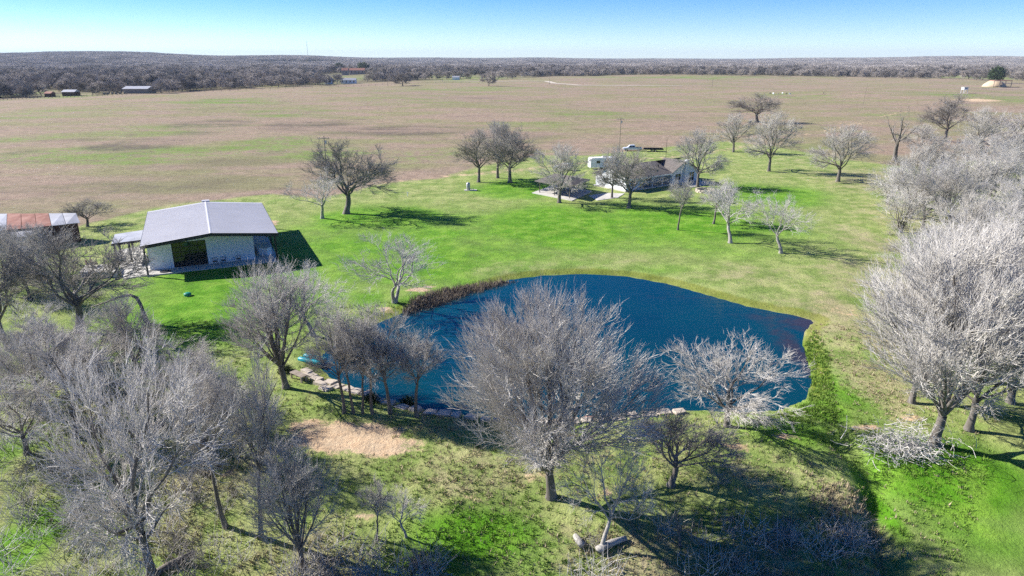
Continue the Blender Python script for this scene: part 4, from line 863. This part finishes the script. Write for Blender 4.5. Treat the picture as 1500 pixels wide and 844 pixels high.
pole(1264, 154, 121, 'leaning wooden utility pole alone in the dry field', False, lean=.05)
pole(974, 250, 203, 'thin metal antenna mast at the house roof', False, r=.06)
pole(1413, 308, 283, 'short dark post standing in the pale oak grove', False, r=.16)
for x, y, t in [(272,132,110),(447,128,107),(568,126,105),(805,124,113),(1043,128,116),(648,120,104)]: pole(x, y, t, 'far wooden utility pole along the back edge of the dry field', False, r=.22, group='far utility poles')
tw = ((452 - CX) / F * (3500 * cP + 9), 3500.0); ml = thing('radio_mast', 'thin tall radio mast rising above the distant hills', 'mast', (tw[0], tw[1], float(height(tw[0], tw[1]))))
hm = hpx(tuple(ml.location), 52); mm_ = MB()
for a in (0, 2.09, 4.19): mm_.tube([(1.2 * math.cos(a), 1.2 * math.sin(a), -1), (.5 * math.cos(a), .5 * math.sin(a), hm)], .3, 4)
mm_.build('lattice', ZINC, ml); MB().tube([(0, 0, hm), (0, 0, hm + 4)], .2, 5).build('antenna', ZINC, ml)
wb = G(686, 279); wt = thing('well_tank', 'small white well tank on a concrete pad by the trio of trees', 'tank', wb)
box('pad', wt, CONC, -.9, -.6, -.1, 1.9, .6, .12); MB().lathe([(.3, .12), (.42, .25), (.42, 1.5), (.3, 1.72), (.05, 1.8)], 14).build('tank', ZINC, wt, True); MB().tube([(.42, 0, .4), (1.2, 0, .4), (1.2, 0, .12)], .05, 6).build('pipe', ZINC, wt)
for x, y, lb in ((597, 288, 'small white standpipe on the lawn between tank and barn'),):
    b = G(x, y); o = thing('water_hydrant', lb, 'hydrant', b); MB().tube([(0, 0, -.1), (0, 0, .95)], .06, 8).build('pipe', WHITE, o); MB().tube([(0, 0, .85), (.25, 0, .85), (.28, 0, .7)], .05, 6).build('spout', WHITE, o); MB().box(-.2, -.03, .951, .05, .03, 1.02).build('handle', WHITE, o)
b = G(275, 433); o = thing('septic_lid', 'small green plastic domed lid on the lawn in front of the barn', 'lid', b)
MB().lathe([(.42, -.1), (.42, .22)], 18).build('riser', TEALG, o); MB().lathe([(.46, .221), (.46, .27), (.3, .36), (.05, .4)], 18).build('cover', TEALG, o, True)

# ------------------------------------------------------------------ pond edge
edge = thing('stone_edging', 'irregular pale limestone blocks lining the dam edge of the pond', 'edging', (*flat(700, 612), -.3))
E0 = Vector(edge.location)
SM = []
for k in range(5):
    r = random.Random(k); j = lambda: r.uniform(-.1, .1)
    SM.append(MB().hexa([(-.5+j(), -.35+j(), -.5), (.5+j(), -.35+j(), -.5), (.5+j(), .35+j(), -.5), (-.5+j(), .35+j(), -.5)], [(-.42+j(), -.28+j(), .24+j()*.5), (.42+j(), -.28+j(), .24+j()*.5), (.42+j(), .28+j(), .24+j()*.5), (-.42+j(), .28+j(), .24+j()*.5)]).mesh('stone', STONE))
line = [(478,560),(515,573),(560,589),(620,604),(700,614),(790,621),(870,617),(940,609),(1008,603)]
for (xa, ya), (xb, yb) in zip(line[:-1], line[1:]):
    A, B = Vector(flat(xa, ya, -.2)), Vector(flat(xb, yb, -.2)); n = max(2, int((B - A).length / 1.05))
    for i in range(n):
        p = A.lerp(B, (i + .5) / n); s = obj('stone', SM[random.randrange(5)], edge); z = max(float(height(p.x, p.y)), WZ + .1)
        s.location = Vector((p.x + random.uniform(-.12, .12), p.y + random.uniform(-.15, .15), z + .02)) - E0; s.rotation_euler = (0, 0, math.atan2(B.y - A.y, B.x - A.x) + random.uniform(-.15, .15)); s.scale = (random.uniform(.9, 1.3), random.uniform(1.1, 1.6), random.uniform(.8, 1.3))
rc = G(872, 616)
rs_ = MB().hexa([(-1, -.4, -.2), (1, -.5, -.2), (1.1, .4, -.2), (-.9, .5, -.2)], [(-.9, -.35, .22), (.9, -.4, .28), (1, .35, .25), (-.8, .4, .2)]).build('red_rock', RUST); rs_.location = rc; tag(rs_, 'flat reddish rock slab lying on the dam among pale stones', 'rock')
pb_ = G(438, 556); o = thing('plank_bench', 'weathered plank bench on legs beside the pond steps', 'bench', pb_, R(-38))
for i in range(3): box('plank', o, WOOD, -.9, -.33 + i * .23, .55, .9, -.12 + i * .23, .61)
for x in (-.75, .75):
    for y in (-.25, .25): box('leg', o, WOOD, x - .06, y - .06, -.1, x + .06, y + .06, .549)
for i, (x, y) in enumerate([(450,548),(456,553),(463,558),(470,564),(477,570)]):
    b = G(x, y); s = obj('step_stone', SM[i % 5]); s.location = (b[0], b[1], b[2] + .02 + .05 * (4 - i)); s.scale = (1.3, 1.1, .8); s.rotation_euler = (0, 0, R(-35))
    tag(s, ['first', 'second', 'third', 'fourth', 'fifth'][i] + ' flat stone step counted from the teal boat towards the dam', 'stone step', 'stone steps by the bench')
bb = G(458, 531); bt = thing('pontoon_boat', 'small teal twin hulled boat pulled up on the pond bank', 'boat', (bb[0], bb[1], bb[2] + .05), R(-22))
for s in (-1, 1):
    MB().tube([(-1.35, s * .42, .34), (-1.2, s * .42, .3), (-.6, s * .42, .27), (.8, s * .42, .27), (1.2, s * .42, .28), (1.4, s * .42, .34)], [.1, .24, .28, .28, .24, .08], 12).build('hull', TEAL, bt, True)
MB().box(-1.1, -.2, .25, 1.1, .2, .36).build('deck', DARK, bt)
for x in (-.6, .5): box('seat', bt, TEAL, x - .2, -.22, .361, x + .2, .22, .55)
for x, y, w_ in ((545, 588, 18), (597, 593, 18), (418, 545, 16)):
    b = G(x, y); o = thing('green_bush', 'small rounded green bush at the stone edge of the pond', 'shrub', b, random.random(), 'green bushes at the pond edge'); n = 500
    d = NR.normal(size=(n, 3)); d[:, 2] = np.abs(d[:, 2]); d /= np.linalg.norm(d, axis=1, keepdims=True); c = d * NR.uniform(.2, .7, (n, 1)); e = c + d * .2 + NR.normal(size=(n, 3)) * .08
    V, Fq = seg_mesh(np.concatenate([c, e, np.full((n, 1), .03), np.full((n, 1), .006)], 1), 3); obj('foliage', mesh_np('foliage', V, [Fq], LEAF), o); MB().tube([(0, 0, -.1), (0, 0, .3)], .03, 5).build('stem', BARK, o)

# ------------------------------------------------------------------ dead wood
def brush_pile(px, py, w_, h_, label, n=420, mt=TWIGP):
    b = G(px, py); o = thing('brush_pile', label, 'brush pile', b); r = np.random.RandomState(int(px)); S = []
    for i in range(n):
        p = r.normal(size=3) * np.array([w_ * .42, w_ * .25, 0]); p[2] = abs(r.normal()) * h_ * .5; d = r.normal(size=3); d[2] *= .6; d /= np.linalg.norm(d); L_ = r.uniform(.5, 1.5); rad = r.choice([.014, .02, .03])
        for k in range(3):
            d2 = d + r.normal(size=3) * .35; q = p + d2 * L_ / 3; q[2] = max(q[2], .02); S.append((*p, *q, rad, rad * .8)); p = q; rad *= .8
    V, Fq = seg_mesh(np.array(S), 4); c = obj('branches', mesh_np('branches', V, [Fq], mt), o); tag(c, kind='stuff')
    MB().tube([(-w_ * .3, 0, .1), (w_ * .1, .2, .5), (w_ * .5, -.2, .25)], [.1, .07, .03], 6).build('limb', BARKP, o)
brush_pile(1325, 662, 3.6, 2.0, 'tangled pale brush pile at the foot of the tall vase shaped tree', 620)
brush_pile(1310, 240, 5, 1.2, 'dark heap of fallen logs at the foot of the half dead tree', 160, TWIGD)
bl = G(213, 474); o = thing('fallen_limb', 'broken dark limb arching down to the lawn from the barn side tree', 'fallen limb', bl)
MB().tube([(.3, 0, -.1), (.1, 0, .6), (-.2, .1, 2.2), (-.5, .1, 3.0), (-1.2, .2, 3.3), (-2.6, .4, 3.0), (-4.5, .8, 2.2), (-6.5, 1.2, 1.5)], [.3, .22, .19, .2, .15, .12, .09, .05], 8).build('limb', BARK, o, True)
sb = np.array([(-1.2 - t * 4, .2 + t * .7, 3.2 - t * 1.2, -1.2 - t * 4 + random.uniform(-1.2, .2), .2 + t * .7 + random.uniform(-.8, .8), 3.2 - t * 1.2 + random.uniform(-1, .6), .035, .01) for t in np.linspace(0, 1, 26)])
V, Fq = seg_mesh(sb, 4); obj('branches', mesh_np('branches', V, [Fq], TWIGD), o)
for x, y, L_, rz, lb in ((896, 800, 2.2, .5, 'short thick log lying at the foot of the pale leaning tree'), (848, 795, 1.0, 2.0, 'cut log stump on the grass left of the leaning tree'), (250, 832, 3.0, .9, 'dark fallen log across the creek bed')):
    b = G(x, y); l = MB().tube([(-L_ / 2, 0, .15), (0, .05, .2), (L_ / 2, 0, .17)], [.24, .22, .17], 10).build('fallen_log', BARKP if x > 300 else BARK, None, True); l.location = b; l.rotation_euler = (0, 0, rz); tag(l, lb, 'log')
bpy.data.objects['fallen_log.001']['label'] = 'short cut log on the green grass near the leaning tree'

# ------------------------------------------------------------------ far farm things
def far_shed(name, px, py, wpx, hpx_, dep, roofm, wallm, label, rz=0, cat='shed', windows=0):
    b = G(px, py); k = mpp(b); w_ = wpx * k / 2; h_ = hpx_ * k; o = thing(name, label, cat, (b[0], b[1], b[2]), rz)
    MB().box(-w_, -dep / 2, -.5, w_, dep / 2, h_ * .72).build('wall', wallm, o); MB().prism([(-dep / 2 - .4, h_ * .72), (dep / 2 + .4, h_ * .72), (0, h_ * 1.1)], -w_ - .4, w_ + .4).build('roof', roofm, o).rotation_euler = (0, 0, R(90))
    for i in range(windows): x = -w_ + 2 * w_ * (i + .5) / windows; box('window', o, GLASS, x - .6, -dep / 2 - .06, h_ * .25, x + .6, -dep / 2 - .002, h_ * .6)
    return o
far_shed('far_shed', 74, 142, 9, 7, 6, RUST, BROWN, 'small dark red shed at the far edge of the field, smaller of two')
far_shed('far_shed', 105, 140.5, 18, 8, 8, ZINC, BROWN, 'dark red barn with pale roof at the far edge of the field')
far_shed('far_barn', 205, 136.5, 36, 9, 14, ZINC, WOOD, 'long low far barn with shining sheet roof among trees', cat='barn')
far_shed('far_cabin', 340, 111, 11, 5, 8, ZINC, BROWN, 'tiny dark cabin in a clearing of the far wood', cat='cabin')
far_shed('mobile_home', 511, 122.5, 22, 7, 5, ZINC, WHITE, 'pale long mobile home at the far edge of the field', cat='house', windows=4)
far_shed('white_outbuilding', 482, 123, 11, 7, 6, WHITE, WHITE, 'small white outbuilding next to the far mobile home', windows=2)
far_shed('red_roof_house', 524, 109, 22, 8, 10, RUST, TANW, 'far tan house with red roof beside the dark evergreen', cat='house', windows=4)
far_shed('tan_house', 506, 110, 9, 9, 8, RUST, TANW, 'narrow tan far house by the red roofed one', cat='house', windows=2)
far_shed('ranch_outbuilding', 668, 117, 10, 5, 6, ZINC, WHITE, 'tiny pale outbuilding between open trees before the far wood')
for i, x in enumerate((153, 158, 164, 170, 176, 182)):
    b = G(x, 138.6 - i * .2); o = MB().tube([(-.8, 0, .85), (.8, 0, .85)], .9, 14).build('hay_bale', HAY); o.location = b; o.rotation_euler = (0, 0, random.uniform(0, 1)); tag(o, 'round pale hay bale in the row beside the far barn', 'hay bale', 'hay bales by the far barn')
def cow(px, py, m, label, group, rz):
    b = G(px, py); o = thing('grazing_goat', label, 'animal', b, rz, group)
    MB().tube([(-.75, 0, .95), (-.5, 0, .95), (0, 0, .9), (.5, 0, 1.0), (.75, 0, 1.15), (1.0, 0, 1.05), (1.2, 0, .8), (1.35, 0, .7)], [.15, .34, .38, .36, .22, .17, .16, .08], 10).build('body', m, o, True)
    for x in (-.5, .5):
        for y in (-.18, .18): MB().tube([(x, y, .8), (x + .04, y, .4), (x, y, 0)], [.12, .07, .06], 6).build('leg', m, o)
for i, x in enumerate((1128, 1133, 1140, 1146, 1151, 1157, 1206)): cow(x, 138 + (i % 3) * .5, WHITE if i % 2 else TANW, 'small pale animal grazing in the dry field beyond the dark round tree', 'pale animals grazing in the field', random.uniform(0, 6))
b = G(1412, 137); o = thing('deer_blind', 'small white raised box stand on legs in the dry field', 'stand', b, .1)
box('cabin', o, WHITE, -1.8, -1.5, 3.0, 1.8, 1.5, 4.8); box('roof', o, CONC, -2.1, -1.8, 4.802, 2.1, 1.8, 5.0); box('window', o, GLASS, -1.0, -1.56, 3.8, 1.0, -1.502, 4.4)
for x in (-1.6, 1.6):
    for y in (-1.3, 1.3): MB().tube([(x * 1.15, y * 1.15, -.2), (x, y, 3.0)], .15, 6).build('leg', WHITE, o)
b = G(1456, 127); SAND = mat('sand', (.50, .40, .28), .95, .2, .2, .4, 1)
md = MB(); md.lathe([(11, -.5), (9.5, 2), (6, 5), (3, 6.2), (.1, 6.5)], 22); o = md.build('sandy_mound', SAND, None, True); o.location = b; tag(o, 'pale sandy mound beside the evergreen at the field edge', 'mound')
b = G(1464, 128); o = thing('open_shelter', 'flat dark red roofed open shelter in front of the sandy mound', 'shelter', b)
box('roof', o, RUST, -9, -4, 6.2, 9, 4, 6.7)
for x in (-8.6, -2.8, 2.8, 8.6): MB().tube([(x, -3.6, -.3), (x, -3.6, 6.2)], .3, 6).build('post', WOOD, o)
def strip(name, px, wd, m, dz=.06):
    P = [Vector(flat(x, y)) for x, y in px]; V = []; Fq = []
    Q = []
    for a, b2 in zip(P[:-1], P[1:]): Q += [a.lerp(b2, t) for t in np.linspace(0, 1, 12)[:-1]]
    Q.append(P[-1])
    for i, p in enumerate(Q):
        d = (Q[min(i + 1, len(Q) - 1)] - Q[max(i - 1, 0)]).normalized(); n = Vector((-d.y, d.x)) * wd / 2
        for s in (-1, 1): q = p + n * s; V.append((q.x, q.y, float(height(q.x, q.y)) + dz))
        if i: k = 2 * i; Fq.append((k - 2, k - 1, k + 1, k))
    return tag(MB().add(V, Fq).build(name, m), kind='structure')
GRAV = mat('gravel', (.48, .42, .34), .95, .15, .3, .3, 2)
strip('road', [(640,117),(720,119),(800,120.5),(812,123),(850,125.5),(930,126.5),(1000,127)], 7, GRAV, .2)
strip('driveway', [(1400,128.5),(1500,130),(1620,131)], 6, GRAV, .2)
def fence(pxs, label, n, group=None):
    P = [G(x, y) for x, y in pxs]; o = thing('wire_fence', label, 'fence', P[0], 0, group); B0 = Vector(P[0]); pm = MB().tube([(0, 0, -.3), (0, 0, 1.5)], .16, 6).mesh('post', WOOD)
    pts = []
    for a, b2 in zip(P[:-1], P[1:]): pts += [Vector(a).lerp(Vector(b2), t) for t in np.linspace(0, 1, n)[:-1]]
    for p in pts: p.z = float(height(p.x, p.y)); q = obj('post', pm, o); q.location = p - B0
    for z in (.5, .9, 1.3):
        MB().tube([tuple(p - B0 + Vector((0, .17, z))) for p in pts], .025, 4).build('wire', DARK, o)
fence([(0,147),(60,144),(120,142),(200,138.5),(300,134.5),(430,130),(560,124.5),(700,121.5)], 'wire fence on wooden posts along the back of the dry field', 12)

# ------------------------------------------------------------------ haze
m = bpy.data.materials.new('haze'); m.use_nodes = True; N = m.node_tree.nodes; N.remove(N['Principled BSDF'])
pvn = N.new('ShaderNodeVolumePrincipled'); pvn.inputs['Color'].default_value = (.72, .84, 1, 1); pvn.inputs['Density'].default_value = 6e-5; pvn.inputs['Anisotropy'].default_value = .0
m.node_tree.links.new(pvn.outputs[0], N['Material Output'].inputs['Volume'])
tag(MB().box(-17000, -17000, -6, 17000, 17000, 165).build('haze', m), kind='stuff')
print('objects', len(bpy.data.objects), 'tris', sum(len(x.loop_triangles) for x in bpy.data.meshes))
